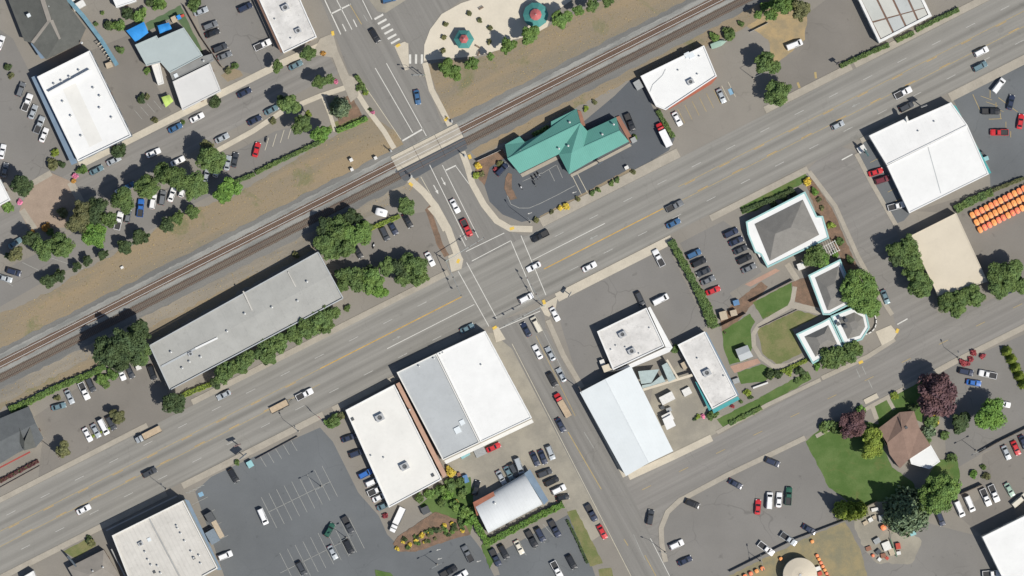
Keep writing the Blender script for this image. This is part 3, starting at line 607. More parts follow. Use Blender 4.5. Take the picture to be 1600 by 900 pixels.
def block(t, pts, h, rmat, wmat, par=0.35, pmat=None, pw=0.32, wins=True, z0=0.0):
    q = rel(t, pts, h); n = len(q); zt = h - t.location.z; pmat = pmat or rmat
    o = mesh_obj('wall', [(x, y, z0) for x, y in q] + [(x, y, zt - .04) for x, y in q], [(i, (i + 1) % n, n + (i + 1) % n, n + i) for i in range(n)], wmat, t)
    qi = offset_poly(q, pw)
    mesh_obj('roof', [(p[0], p[1], zt - par) for p in offset_poly(q, pw * .5)], [tuple(range(n))], rmat, t)
    if par:
        qo = offset_poly(q, -.04); v = []
        for ring, z in ((qo, zt - .25), (qo, zt), (qi, zt), (qi, zt - par - .1)): v += [(p[0], p[1], z) for p in ring]
        f = [(r * n + i, r * n + (i + 1) % n, (r + 1) * n + (i + 1) % n, (r + 1) * n + i) for r in range(3) for i in range(n)]
        mesh_obj('parapet', v, f, pmat, t)
    if wins: openings(t, q, h)
    return q
def slab(t, name, pts, z, th, mat, wmat=None):
    q = rel(t, pts, z); n = len(q); zz = z - t.location.z
    return mesh_obj(name, [(x, y, zz - th) for x, y in q] + [(x, y, zz) for x, y in q], [tuple(range(n, 2 * n)), tuple(range(n - 1, -1, -1))] + [(i, (i + 1) % n, n + (i + 1) % n, n + i) for i in range(n)], mat, t)
def faces(t, name, fl, mat, th=0.0):
    v = []; f = []
    for fc in fl:
        q = [P(x, y, z) - t.location for x, y, z in fc]
        a = sum((q[i].x * q[(i + 1) % len(q)].y - q[(i + 1) % len(q)].x * q[i].y) for i in range(len(q)))
        if a < 0: q.reverse()
        b = len(v); v += q
        if len(q) <= 4: f.append(tuple(range(b, b + len(q))))
        else:
            f.append(tuple(range(b, b + len(q))))
    return mesh_obj(name, v, f, mat, t)
def walls(t, pts, h, mat, wins=True):
    q = rel(t, pts, h); n = len(q)
    mesh_obj('wall', [(x, y, 0) for x, y in q] + [(x, y, h - t.location.z) for x, y in q], [(i, (i + 1) % n, n + (i + 1) % n, n + i) for i in range(n)], mat, t)
    if wins: openings(t, q, h)
me_hvac = MB().box(-.9, .9, -.7, .7, 0, .9).box(-.95, .95, -.75, .75, .9, .96).mesh('rooftop_unit', m_unit)
me_fan = MB().lathe([(.5, .96), (.5, 1.06), (.35, 1.06), (.1, 1.02)], 12).mesh('fan', m_darkm)
me_vent = MB().lathe([(.16, 0), (.16, .5), (.28, .52), (.28, .66), (.08, .72)], 10).mesh('vent_pipe', m_metal)
me_sky = MB().box(-.7, .7, -.7, .7, 0, .3).mesh('skylight', M('skylight_dome', (0.62, 0.66, 0.68), .3, .05, 1))
me_hatch = MB().box(-.5, .5, -.5, .5, 0, .45).mesh('roof_hatch', m_darkm)
def top(t, kind, items, z, s=1.0, rz=AANG):
    for it in items:
        p = P(it[0], it[1], z) - t.location; k = s * (it[2] if len(it) > 2 else 1)
        if kind == 'hvac':
            u = inst('rooftop_unit', me_hvac, t, loc=p, rot=(0, 0, rz), scale=(k, k, k)); inst('fan', me_fan, u)
        elif kind == 'vent': inst('vent_pipe', me_vent, t, loc=p, scale=(k, k, k))
        elif kind == 'skylight': inst('skylight', me_sky, t, loc=p, rot=(0, 0, rz), scale=(k, k, k))
        else: inst('roof_hatch', me_hatch, t, loc=p, rot=(0, 0, rz), scale=(k, k, k))
def ridge_line(t, a, b, z, wd, mat, name='ridge_cap', th=.12):
    return slab(t, name, strip_pts([a, b], wd), z, th, mat)

# A: big white roof with blue-grey canopy
q = [(58, 120), (140, 79), (205, 212), (122, 252)]
t = bld('commercial_building', 'large white flat-roofed building with blue-grey side canopy', 'building', q)
block(t, q, 6.0, r_white, w_blue, .5); slab(t, 'canopy', [(49, 121), (57, 117), (121, 254), (112, 258)], 3.4, .15, w_blue)
slab(t, 'parapet_screen', strip_pts([(76, 144), (140, 109)], 1.6), 7.1, 1.5, r_white)
top(t, 'vent', [T(0, 0, x, y) for x, y in ((395, 635), (445, 725), (510, 850), (625, 600), (625, 675), (700, 735), (585, 550), (340, 525), (385, 505), (435, 480), (495, 440))], 5.5, 1.3)
slab(t, 'roof_patch', [(98, 140), (118, 130), (160, 220), (140, 230)], 5.53, .03, r_cream)
# gabled shingle house top left
q = [(12, -8), (40, 62), (52, 66), (72, 92), (122, 68), (132, 45), (112, 18), (98, -8)]
t = bld('shingle_house', 'dark shingled house with crossing gables and roof vents', 'house', q)
walls(t, q, 3.4, w_brown)
N = (77, 32, 7.2)
faces(t, 'roof', [[(10, -8, 3.5), (64, -8, 7.2), N, (50, 67, 3.9), (38, 64, 3.5)], [N, (93, 60, 5.4), (72, 93, 3.5), (50, 67, 3.9)], [(64, -8, 7.2), (100, -8, 4.4), (114, 18, 4.2), (116, 46, 4.2), (93, 60, 5.4), N], [(93, 60, 5.4), (116, 46, 4.2), (134, 45, 3.5), (123, 69, 3.5), (72, 93, 3.5)], [(114, 17, 4.2), (135, 45, 3.5), (116, 46.5, 4.2)]], r_shing)
for a, b, z0 in (((64, -8), (77, 32), 7.22),): ridge_line(t, a, b, z0, 7, r_taupe)
faces(t, 'ridge_cap', [[(76, 30, 7.24), (79, 33, 7.24), (53, 68, 4.0), (48, 66, 4.0)], [(77, 31, 7.24), (83, 31, 7.1), (95, 60, 5.5), (92, 62, 5.5)]], r_taupe)
top(t, 'skylight', [(73, 9, .9), (45, 24, .8)], 6.2); top(t, 'vent', [(128, 67, 1.4)], 3.8)
slab(t, 'porch_roof', [(48, 68), (56, 64), (73, 90), (64, 92)], 3.3, .1, w_blue)
# nursery with grey, link and white blocks
q = [(211, 70), (244.5, 55.5), (247, 60), (287, 43), (317, 87), (265.5, 114), (251, 97.5), (229, 103)]
t = bld('nursery_building', 'nursery building with grey upper roof and white street wing', 'building', q)
block(t, q, 4.6, r_pewter, w_brick, .25); block(t, [(331, 84), (334, 94), (270, 126), (265.5, 114.6), (317.5, 88)], 3.7, M('link_roof', (0.22, 0.225, 0.22), .8), w_grey, .15, wins=False)
block(t, [(270, 127.5), (328, 99), (345, 142), (285, 172)], 4.4, roofmat('offwhite_roof', (0.56, 0.555, 0.54), .06), w_white, .25)
block(t, [(237, 102), (249, 97), (256, 130), (247, 133)], 3.2, r_cream, w_white, .15, wins=False)
top(t, 'skylight', [(275, 118, .9)], 3.6); top(t, 'vent', [(318, 95, 1.2)], 3.6)
# C
q = [(400, -12), (464, -12), (495, 58), (443, 83)]
t = bld('commercial_building', 'white roof with brown parapet beside the top junction', 'building', q)
block(t, q, 5.4, r_stain, w_cream, .4, r_white); ridge_line(t, (398, -10), (440, 82), 5.3, 3, m_brown_t, 'parapet_trim')
top(t, 'hvac', [(446, 12, 1.2), (466, 48, 1.0)], 5.0); top(t, 'vent', [(430, 30), (455, 60)], 5)
# white roof at the very top
q = [(172, -12), (214, -12), (212, 2), (182, 12)]
t = bld('small_building', 'small white roof tip among shrubs behind the nursery', 'building', q); block(t, q, 4, r_white, w_white, .2)
# D
q = [(1001, 119), (1100, 71), (1120, 119), (1040, 172), (1025, 166)]
t = bld('shop_building', 'white flat-roofed shop beside the railway with brick sides', 'building', q)
block(t, q, 3.9, r_white, w_brick, .4); top(t, 'hvac', [(1079, 128, 1.1)], 3.5); top(t, 'skylight', [(1080, 86, 1.3), (1074, 86, 1.2)], 3.5); top(t, 'vent', [(1093, 88), (1060, 110), (1090, 116)], 3.5)
slab(t, 'awning', [(1120, 121), (1112, 131), (1044, 172), (1046, 167), (1108, 127), (1116, 118)], 2.9, .12, M('rust_red_awning', (0.33, 0.11, 0.07), .7))
slab(t, 'pipe', strip_pts([(1015, 145), (1020, 132), (1035, 118), (1040, 108)], 1), 3.62, .08, r_palegrey)
# E: roof of panels
q = [(1338, -8), (1440, -8), (1456, 25), (1374, 67)]
t = bld('panel_building', 'building with white parapet and brown-seamed grey roof panels', 'building', q)
block(t, q, 4.8, m_brown_t, w_white, .5, M('white_coping', (0.64, 0.64, 0.62), .7), .8)
def lerp(a, b, k): return (a[0] + (b[0] - a[0]) * k, a[1] + (b[1] - a[1]) * k)
TL, TR, BR, BL = (1342, -6), (1438, -6), (1451, 24), (1376, 62)
r_panel = [roofmat('roof_panel_%d' % i, c, .12) for i, c in enumerate([(0.46, 0.47, 0.44), (0.50, 0.50, 0.46), (0.43, 0.45, 0.44)])]
cols = [0, .27, .53, .78, 1]; rows = [0, .60, 1]
for i in range(4):
    for j in range(2):
        g = .018
        def bil(u, v): return lerp(lerp(TL, TR, u), lerp(BL, BR, u), v)
        slab(t, 'roof_panel', [bil(cols[i] + g, rows[j] + g), bil(cols[i + 1] - g, rows[j] + g), bil(cols[i + 1] - g, rows[j + 1] - g), bil(cols[i] + g, rows[j + 1] - g)], 4.42, .1, r_panel[(i + j) % 3])
# F
q = [(1358, 212), (1416, 184), (1452, 226), (1386, 259)]
t = bld('store_building', 'large white two-part roof store beside the highway', 'building', [(1358, 212), (1487, 161), (1544, 273), (1421, 333)])
block(t, [(1358, 212), (1415, 185), (1418, 190), (1486, 160), (1512, 196), (1386, 258)], 4.9, r_white2, w_white, .3)
block(t, [(1386, 259), (1512, 196.5), (1545, 272), (1421, 333)], 4.5, r_white, w_white, .25)
ridge_line(t, (1449, 226), (1470, 302), 4.32, 1.2, r_palegrey, 'expansion_joint', .06)
slab(t, 'awning', [(1488, 163), (1494, 166), (1549, 270), (1545, 272)], 3.2, .12, m_tealtrim)
top(t, 'vent', [(1435, 205), (1460, 190)], 4.6); slab(t, 'sign_board', [(1415, 184), (1417, 181), (1420, 189), (1417, 190)], 6.8, 2, w_white)
# G
q = [(-20, 275), (0, 280), (16, 312), (-10, 326)]
t = bld('commercial_building', 'white roof corner beside the brick crossing', 'building', q); block(t, q, 4.6, r_white, w_white, .3)
# H long hall
q = [(235, 541), (497, 395), (535, 465), (266, 608)]
t = bld('hall_building', 'long weathered grey-roofed hall beside the railway', 'building', q)
walls(t, q, 5.0, w_cream)
R1, R2 = (250, 573), (516, 430)
faces(t, 'roof', [[(234, 541, 5.05), (497, 394, 5.05), (516, 430, 5.5), (250, 573, 5.5)], [(250, 573, 5.5), (516, 430, 5.5), (536, 465, 5.05), (266, 609, 5.05)]], r_grey)
for a, b in (((234, 540), (497, 394)), ((266, 609), (536, 466)), ((234, 540), (266, 609)), ((497, 394), (536, 466))): ridge_line(t, a, b, 5.55, 1.6, r_palegrey, 'eave_trim', .4)
ridge_line(t, (252, 573), (318, 538), 5.75, 3, r_palegrey); ridge_line(t, (305, 545), (340, 528), 5.85, 3, r_white)
ridge_line(t, (380, 455), (394, 485), 5.6, 2.2, r_dirty, 'duct'); ridge_line(t, (450, 425), (462, 448), 5.55, 1.5, r_dirty, 'duct')
top(t, 'hvac', [(298, 553, .8)], 5.5); top(t, 'vent', [T(0, 2, 1070, 400), T(0, 2, 1255, 430), T(0, 2, 1140, 500), T(0, 2, 1185, 460), T(0, 2, 1420, 270), T(0, 2, 1530, 160), (425, 480), (465, 470), (480, 440)], 5.3, 1.3)
# I beige
q = [(1422, 369), (1494, 333), (1543, 440), (1466, 462)]
t = bld('warehouse_building', 'plain beige flat-roofed warehouse among trees', 'building', q); block(t, q, 4.2, r_beige, w_cream, .15, pw=.2)
# J shingled
q = [(-20, 663), (44, 636), (55, 660), (67, 684), (55, 698), (35, 702), (-20, 735)]
t = bld('shingle_building', 'dark slate-shingled building with red front trim', 'building', q); walls(t, q, 3.0, w_cream)
faces(t, 'roof', [[(-20, 662, 3.0), (45, 635, 3.0), (56, 661, 4.3), (-20, 700, 4.6)], [(-20, 700, 4.6), (32, 673, 4.4), (34, 704, 3.0), (-20, 737, 3.0)], [(32, 673, 4.4), (56, 661, 4.3), (68, 685, 3.2), (56, 699, 3.0), (34, 704, 3.0)]], r_shing2)
faces(t, 'gable_roof', [[(30, 668, 4.45), (38, 690, 5.0), (38, 704, 4.4), (30, 690, 3.6)], [(38, 690, 5.0), (38, 704, 4.4), (56, 699, 3.3), (47, 667, 4.4)]], r_shing)
ridge_line(t, (-20, 741), (47, 706), 2.9, 2.4, M('red_trim', (0.30, 0.06, 0.05), .7), 'front_trim')
# K hall
q = [(620, 582), (758, 517), (831, 653), (692, 719)]
t = bld('hall_building', 'large hall with half grey, half bright white roof', 'building', q)
block(t, [(620, 582), (681.5, 552.5), (750, 691.5), (692, 719)], 5.2, r_palegrey, w_grey, .4, r_cream); block(t, [(682.5, 552), (758, 517), (831, 653), (751, 691)], 5.35, r_white, w_white, .3)
top(t, 'skylight', [(715, 672, 1.4), (722, 660, 1.1)], 4.8); top(t, 'vent', [(655, 572), (678, 560), (688, 553), (692, 551), (752, 570)], 5.0)
slab(t, 'canopy', [(694, 720), (831, 655), (834, 660), (697, 725)], 3.6, .15, r_cream)
# L
q = [(540, 641), (616, 601), (690, 749), (608, 793)]
t = bld('shop_building', 'cream-white flat-roofed building next to the large hall', 'building', q); block(t, q, 4.6, r_cream, w_cream, .35, r_white)
top(t, 'hvac', [T(1, 2, 775, 810, ), T(1, 3, 930, 215)], 4.25, 1.4); top(t, 'hatch', [T(1, 3, 1105, 270), (551, 655)], 4.25, .9); top(t, 'vent', [(600, 715), (640, 640), (580, 712)], 4.25)
a = bld('alley_wall', 'narrow reddish brick wall between the two halls', 'wall', [(618, 600), (626, 596), (699, 738), (692, 744)]); slab(a, 'brick_coping', [(618.5, 600), (624, 597), (698, 742), (692.5, 747)], 3.6, 3.5, M('brick_coping', (0.42, 0.27, 0.20), .9))
# M
q = [(933, 518), (1010, 481), (1038, 541), (958, 578)]
t = bld('shop_building', 'square white shop with stained roof and side canopies', 'building', q); block(t, q, 4.3, r_stain, w_white, .35, r_white)
slab(t, 'canopy', [(1012, 481), (1016, 479), (1051, 543), (1040, 542)], 3.3, .25, r_white); slab(t, 'canopy', [(1041, 542.5), (1051, 543), (1046, 550), (988, 574), (960, 580)], 3.25, .25, r_white2)
top(t, 'hvac', [T(2, 2, 690, 290), T(2, 2, 748, 395)], 3.95, 1.2); top(t, 'vent', [T(2, 2, x, y) for x, y in ((710, 370), (795, 410), (620, 385), (860, 250), (650, 360))], 3.95, .9)
slab(t, 'porch', [(940, 572), (958, 566), (962, 580), (944, 582)], 2.8, .15, w_cream)
# N
q = [(1059, 539), (1101, 518), (1152, 618), (1113, 639)]
t = bld('office_building', 'narrow white-roofed building with teal awnings', 'building', q); block(t, q, 4.0, r_stain, w_white, .3, r_white)
slab(t, 'awning', [(1113, 640), (1153, 619), (1156, 624), (1115, 646)], 2.9, .12, m_tealtrim); slab(t, 'awning', [(1086, 596), (1090, 598), (1112, 640), (1108, 642)], 2.8, .12, m_tealtrim)
slab(t, 'gutter_strip', strip_pts([(1103, 519), (1154, 618)], 2), 3.6, .1, w_blue); top(t, 'hvac', [T(2, 2, 1218, 530)], 3.7, 1.3); top(t, 'vent', [T(2, 2, 1325, 550), (1090, 560)], 3.7)
ridge_line(t, (1072, 560), (1112, 630), 3.72, 1.2, r_dirty, 'pipe_run', .04)
# O gabled hall
q = [(908, 613), (985, 573), (1050, 705), (978, 742)]
t = bld('gabled_hall', 'large bluish-white gabled metal hall on the street corner', 'building', q); walls(t, q, 4.6, w_white)
faces(t, 'roof', [[(906, 613, 4.6), (946, 592, 5.9), (1014, 723, 5.9), (978, 744, 4.6)]], r_bluew); faces(t, 'roof', [[(946, 592, 5.9), (986, 572, 4.6), (1052, 705, 4.6), (1014, 723, 5.9)]], r_bluew)
ridge_line(t, (946, 592), (1014, 723), 6.0, 1.6, r_bluew)
q2 = [(908.5, 612.5), (985, 573.5), (946, 592)]
for e, ap in (((908, 613), (985, 573)), ((978, 742), (1050, 705))):
    mid = (946, 592) if ap == (985, 573) else (1014, 723)
    v = [P(*e, 4.6) - t.location, P(*ap, 4.6) - t.location, P(*mid, 5.88) - t.location]; mesh_obj('gable_end', v, [(0, 1, 2)], w_white, t)
slab(t, 'roof_extension', [(1035, 655), (1048, 648), (1056, 665), (1042, 672)], 3.0, .2, r_white)
# glazed canopy between M and O
q = [(1000, 580), (1035, 563), (1048, 592), (1002, 608)]
t = bld('glazed_canopy', 'small grey-green glazed canopies between white buildings', 'canopy', q)
mg = M('hazy_glazing', (0.36, 0.43, 0.42), .3, .15, 1.2, .5)
for pts, z in (([(997, 580), (1030, 577), (1018, 598), (1002, 600)], 3.2), ([(1018, 599), (1034, 586), (1042, 600), (1004, 607), (1003, 602)], 2.6), ([(1034, 571), (1043, 566), (1056, 592), (1045, 597)], 2.9)): slab(t, 'glazing', pts, z, .08, mg)
slab(t, 'beam', strip_pts([(1042, 562), (1060, 592)], 3), 3.3, .25, w_cream); slab(t, 'beam', strip_pts([(1005, 609), (1082, 586)], 4), 2.7, .25, w_cream)
for x, y in ((1000, 582), (1016, 596), (1036, 573), (1055, 590)): MB().tube((0, 0, 0), (0, 0, 2.6), .08).obj('post', m_metal, t).location = P(x, y) - Vector((t.location.x, t.location.y, 0))
# P tall cream building
q = [(175, 837), (286, 782), (340, 888), (318, 900), (330, 925), (225, 965)]
t = bld('office_building', 'tall cream streaked-roof building casting a deep shadow', 'building', q); block(t, q, 8.2, r_dirty, w_cream, .5, r_cream)
ridge_line(t, (232, 808), (292, 922), 7.95, 2.4, w_grey, 'expansion_wall', .3); slab(t, 'lower_canopy', [(288, 780), (295, 782), (346, 890), (340, 891)], 3.6, .2, w_blue)
slab(t, 'ledge', strip_pts([(166, 829), (276, 775)], 2), 3.0, .2, w_grey); slab(t, 'ledge', strip_pts([(174, 858), (198, 905)], 2), 3.2, .2, w_grey)
top(t, 'hvac', [T(0, 3, 880, 698)], 7.7, .8); top(t, 'skylight', [T(0, 3, 932, 672, )], 7.7, .8); top(t, 'vent', [T(0, 3, x, y) for x, y in ((1105, 585), (1110, 600), (1130, 632), (1155, 680), (1195, 745), (1210, 785), (1245, 770), (1255, 820), (908, 748), (925, 797), (945, 830), (985, 835), (1005, 880))], 7.7, 1.1); top(t, 'hatch', [T(0, 3, 965, 875), T(0, 3, 1212, 788)], 7.7, .8)
# Q
q = [(108, 887), (162, 860), (190, 908), (135, 935)]
t = bld('hip_roof_building', 'small taupe hip-roofed building beside the tall cream one', 'building', q); walls(t, q, 3.2, w_brown)
faces(t, 'roof', [[(106, 887, 3.2), (162, 859, 3.2), (160, 888, 4.8), (140, 898, 4.8)], [(162, 859, 3.2), (192, 908, 3.2), (160, 888, 4.8)], [(192, 908, 3.2), (135, 937, 3.2), (140, 898, 4.8), (160, 888, 4.8)], [(106, 887, 3.2), (140, 898, 4.8), (135, 937, 3.2)]], r_taupe)
top(t, 'vent', [(161, 886), (145, 892)], 4.5)
q = [(35, 902), (52, 892), (60, 912), (40, 920)]
t = bld('small_building', 'small white roof at the roadside bottom corner', 'building', q); block(t, q, 3.4, r_white, w_white, .2)
# R
q = [(1535, 839), (1640, 787), (1690, 900), (1590, 950)]
t = bld('warehouse_building', 'big white-roofed warehouse at the worn lot edge', 'building', q); block(t, q, 6.0, r_white, w_white, .3)
# teal restaurant
q = [(789, 226), (813, 213), (820, 221), (862, 202), (861, 190), (900, 171), (906, 192), (918, 204), (962, 184), (969, 205), (981, 221), (889, 270), (873, 240), (813, 270), (792, 245)]
t = bld('restaurant', 'restaurant with teal standing-seam metal gables', 'restaurant', q); walls(t, q, 3.3, w_brown)
faces(t, 'roof', [[(789, 226, 3.5), (812, 213, 3.5), (820, 222, 3.9), (861, 201, 3.9), (861, 190, 3.5), (901, 170, 3.5), (907, 192, 6.2), (793, 248, 6.2)], [(793, 248, 6.2), (907, 192, 6.2), (893, 239, 6.0), (873, 241, 3.6), (812, 271, 3.5)], [(907, 192, 6.2), (918, 205, 3.7), (912, 229, 5.7)], [(918, 204, 3.6), (963, 183, 3.5), (968, 204, 5.7), (912, 229, 5.7)], [(912, 229, 5.7), (968, 204, 5.7), (983, 221, 3.5), (925, 251, 3.6), (893, 239, 6.0)], [(907, 192, 6.2), (912, 229, 5.7), (893, 239, 6.0)], [(873, 241, 3.6), (893, 239, 6.0), (889, 272, 3.5)], [(893, 239, 6.0), (925, 251, 3.6), (889, 272, 3.5)]], r_teal)
for a, b in (((793, 248), (907, 192)), ((912, 229), (968, 204))): ridge_line(t, a, b, 6.3 if a[0] < 800 else 5.8, 1.4, r_teal)
top(t, 'vent', [tz(330, 385), tz(675, 185), tz(600, 370), tz(665, 350), tz(985, 200), tz(905, 270)], 5.0, 1.2)
slab(t, 'side_planter', [(962, 183), (968, 181), (992, 222), (984, 223)], .6, .5, w_brick); slab(t, 'side_planter', [(902, 172), (908, 174), (916, 200), (908, 194)], .6, .5, w_brick); slab(t, 'walkway', [(813, 272), (873, 242), (876, 247), (816, 277)], .2, .15, m_walk2); slab(t, 'walkway', [(891, 273), (984, 224), (987, 228), (893, 277)], .2, .15, m_walk2)
# turquoise-trimmed house
z6 = ptz
q = [z6(*p) for p in ((100, 215), (150, 190), (310, 108), (360, 82), (412, 190), (438, 190), (466, 287), (195, 417), (165, 360), (140, 350), (108, 270))]
t = bld('trimmed_house', 'house with grey hip roof, white eaves and turquoise trim', 'house', q); block(t, q, 3.5, r_white, w_cream, .2, m_turq, .45)
i4 = [z6(138, 225), z6(350, 118), z6(422, 272), z6(205, 388)]; g1, g2 = z6(228, 268), z6(297, 240)
A = [(*p, 3.4) for p in i4]; G1, G2 = (*g1, 6.4), (*g2, 6.4)
faces(t, 'hip_roof', [[A[0], A[1], G2, G1], [A[1], A[2], G2], [A[2], A[3], G1, G2], [A[3], A[0], G1]], r_grsh)
slab(t, 'porch_roof', [z6(108, 275), z6(138, 265), z6(185, 352), z6(160, 372)], 3.0, .2, r_white)
# L-shaped turquoise house
q = [(1263, 430), (1313, 405), (1340, 470), (1297, 492), (1286, 492)]
t = bld('trimmed_house', 'L-shaped house with grey roofs and pale turquoise eaves', 'house', [(1263, 430), (1313, 405), (1358, 512), (1270, 569)])
B3 = [(1298, 494), (1334, 479), (1354, 490), (1359, 512), (1347, 531), (1319, 539)]; B2 = [(1244, 522), (1284, 503), (1297, 496), (1318, 540), (1270, 569)]
for bq, hh in ((q, 3.6), (B2, 3.5), (B3, 4.1)): block(t, bq, hh, r_white, w_white, .2, m_turq, .45)
def hipped(qq, d, z0, zr):
    ins = offset_poly(ccw([tuple(P(*p))[:2] for p in qq]), d); c = sum((Vector(p) for p in ins), Vector((0, 0))) / len(ins); n = len(ins)
    v = [(p[0] - t.location.x, p[1] - t.location.y, z0) for p in ins] + [(c.x + (p[0] - c.x) * .35 - t.location.x, c.y + (p[1] - c.y) * .35 - t.location.y, zr) for p in ins]
    mesh_obj('hip_roof', v, [tuple(range(n, 2 * n))] + [(i, (i + 1) % n, n + (i + 1) % n, n + i) for i in range(n)], r_grsh, t)
hipped(q, 1.5, 3.4, 5.0); hipped(B2, 1.7, 3.3, 5.0); hipped(B3, 1.6, 3.9, 5.0)
top(t, 'hatch', [z6(515, 640), z6(540, 648), z6(505, 663), z6(537, 675)], 4.9, 1.1)
# brown-roofed house
q = [(1373, 670), (1406, 645), (1427, 643), (1436, 670), (1452, 696), (1420, 716), (1406, 731), (1392, 710)]
t = bld('brown_roof_house', 'brown-shingled house beside the mown lawn', 'house', q); walls(t, q, 3.0, w_cream)
faces(t, 'roof', [[(1372, 670, 3.0), (1406, 644, 3.0), (1410, 672, 5.0), (1386, 692, 3.9)], [(1406, 644, 3.0), (1428, 642, 3.0), (1437, 670, 3.0), (1410, 672, 5.0)], [(1410, 672, 5.0), (1437, 670, 3.0), (1454, 696, 3.0), (1420, 718, 3.0)], [(1410, 672, 5.0), (1420, 718, 3.0), (1406, 732, 3.0), (1390, 710, 3.0), (1386, 692, 3.9)]], r_brown)
ridge_line(t, (1408, 655), (1410, 672), 4.95, 1.4, r_brown); block(t, [(1421, 715), (1454, 695), (1469, 721), (1452, 733), (1424, 725)], 2.8, r_white, w_white, .1, wins=False)
top(t, 'hatch', [(1416, 668, .8)], 4.6)
# barrel-vault hall
q = [(740, 786), (819, 740), (848, 788), (763, 833)]
t = bld('vaulted_hall', 'barrel-vaulted metal hall with rust-brown side roof', 'building', q)
V = []; F = []; NA = 14; NL = 8; r_vault = roofmat('vault_metal', (0.55, 0.57, 0.58), .10, seam=1.0, ang=R(28), seamd=.10)
for i in range(NL + 1):
    for j in range(NA + 1):
        s = i / NL; a = math.pi * j / NA; k = .5 - .5 * math.cos(a)
        p0 = lerp((740, 786), (763, 833), k); p1 = lerp((819, 740), (848, 788), k); pp = lerp(p0, p1, s)
        V.append(P(*pp, 2.6 + 3.0 * math.sin(a)) - t.location)
for i in range(NL):
    for j in range(NA): b = i * (NA + 1) + j; F.append((b, b + 1, b + NA + 2, b + NA + 1))
mesh_obj('vault_roof', V, F, r_vault, t, True); walls(t, q, 2.65, w_grey, False)
for s in (0, NL): n0 = s * (NA + 1); mesh_obj('end_wall', V[n0:n0 + NA + 1], [tuple(range(NA + 1))], w_grey, t)
slab(t, 'lean_to_roof', [(819, 740), (828, 733), (857, 782), (850, 789)], 2.9, .2, w_blue); slab(t, 'side_roof', [(739, 785), (771, 768), (778, 790), (745, 806)], 4.6, .2, r_rust); top(t, 'vent', [(773, 786, 1.5)], 4.8)
# garden shed
q = [(1150, 546), (1167, 540), (1176, 556), (1158, 564)]
t = bld('garden_shed', 'small pale grey shed on the garden lawn', 'shed', q); walls(t, q, 2.2, w_grey, False); faces(t, 'roof', [[(1149, 546, 2.2), (1168, 539, 2.2), (1172, 548, 2.9), (1153, 556, 2.9)], [(1153, 556, 2.9), (1172, 548, 2.9), (1177, 557, 2.2), (1157, 565, 2.2)]], r_palegrey); MB().box(-.4, .4, -.05, .05, 0, 1.8).obj('door', m_door, t).location = P(1167, 561) - Vector((t.location.x, t.location.y, 0))
# covered walkway
t = bld('covered_walkway', 'long narrow blue roof covering a walkway', 'walkway', [(103, -5), (182, 102)])
for a, b in (((103, -5), (130, 25)), ((130, 25), (158, 62)), ((158, 62), (183, 102))): ridge_line(t, a, b, 2.8, 6.5, M('blue_metal_roof', (0.13, 0.24, 0.30), .5, .25, .6), 'roof_panel', .1)
for x, y in ((110, 5), (130, 27), (148, 50), (162, 72), (176, 95)): MB().tube((0, 0, 0), (0, 0, 2.7), .07).obj('post', m_metal, t).location = P(x, y) - Vector((t.location.x, t.location.y, 0))
t = bld('pergola', 'narrow timber pergola beside the blue walkway', 'pergola', [(160, 82), (172, 97)])
for k in range(7): slab(t, 'slat', strip_pts([(152 + 3.3 * k, 69 + 4.3 * k), (160 + 3.3 * k, 65 + 4.3 * k)], 1.3), 2.5, .1, w_cream)
for x, y in ((153, 70), (160, 67), (172, 96), (179, 92)): MB().tube((0, 0, 0), (0, 0, 2.4), .06).obj('post', w_brown, t).location = P(x, y) - Vector((t.location.x, t.location.y, 0))
# gazebos
r_red = M('gazebo_red_roof', (0.45, 0.13, 0.13), .6, .1, .5)
def gazebo(x, y, r, n, label):
    t = empty('gazebo', P(x, y, UP + .02)); tag(t, label, 'gazebo', 'gazebos on the plaza'); rr = r * S
    MB().lathe([(rr * .98, 0), (rr * .98, .18)], n).obj('base', m_walk2, t)
    for i in range(n): a = 2 * math.pi * (i + .0) / n; MB().tube((.86 * rr * math.cos(a), .86 * rr * math.sin(a), .18), (.86 * rr * math.cos(a), .86 * rr * math.sin(a), 2.75), .09).obj('post', w_white, t)
    lo = [(rr * math.cos(2 * math.pi * i / n), rr * math.sin(2 * math.pi * i / n), 2.6) for i in range(n)]; hi = [(x_ * .45, y_ * .45, 3.9) for x_, y_, _ in lo]
    for i in range(n): mesh_obj('roof_panel', [lo[i], lo[(i + 1) % n], hi[(i + 1) % n], hi[i]], [(0, 1, 2, 3)], M('gazebo_teal_roof', (0.07, 0.24, 0.225), .6, .1, .5), t)
    c = MB(); c.lathe([(rr * .40, 3.8), (rr * .40, 4.3), (rr * .46, 4.3), (rr * .05, 5.4)], n); c.obj('cupola_roof', r_red, t)
    MB().lathe([(.12, 5.3), (.18, 5.5), (.05, 5.9)], 8).obj('finial', w_white, t)
    MB().lathe([(rr * .84, .18), (rr * .84, .25)], n).obj('floor', m_walk, t)
gazebo(725, 62, 16, 6, 'hexagonal teal-roofed gazebo with red cupola, the smaller one'); gazebo(837, 24, 20, 10, 'larger round teal-roofed gazebo with red cupola beside trees')
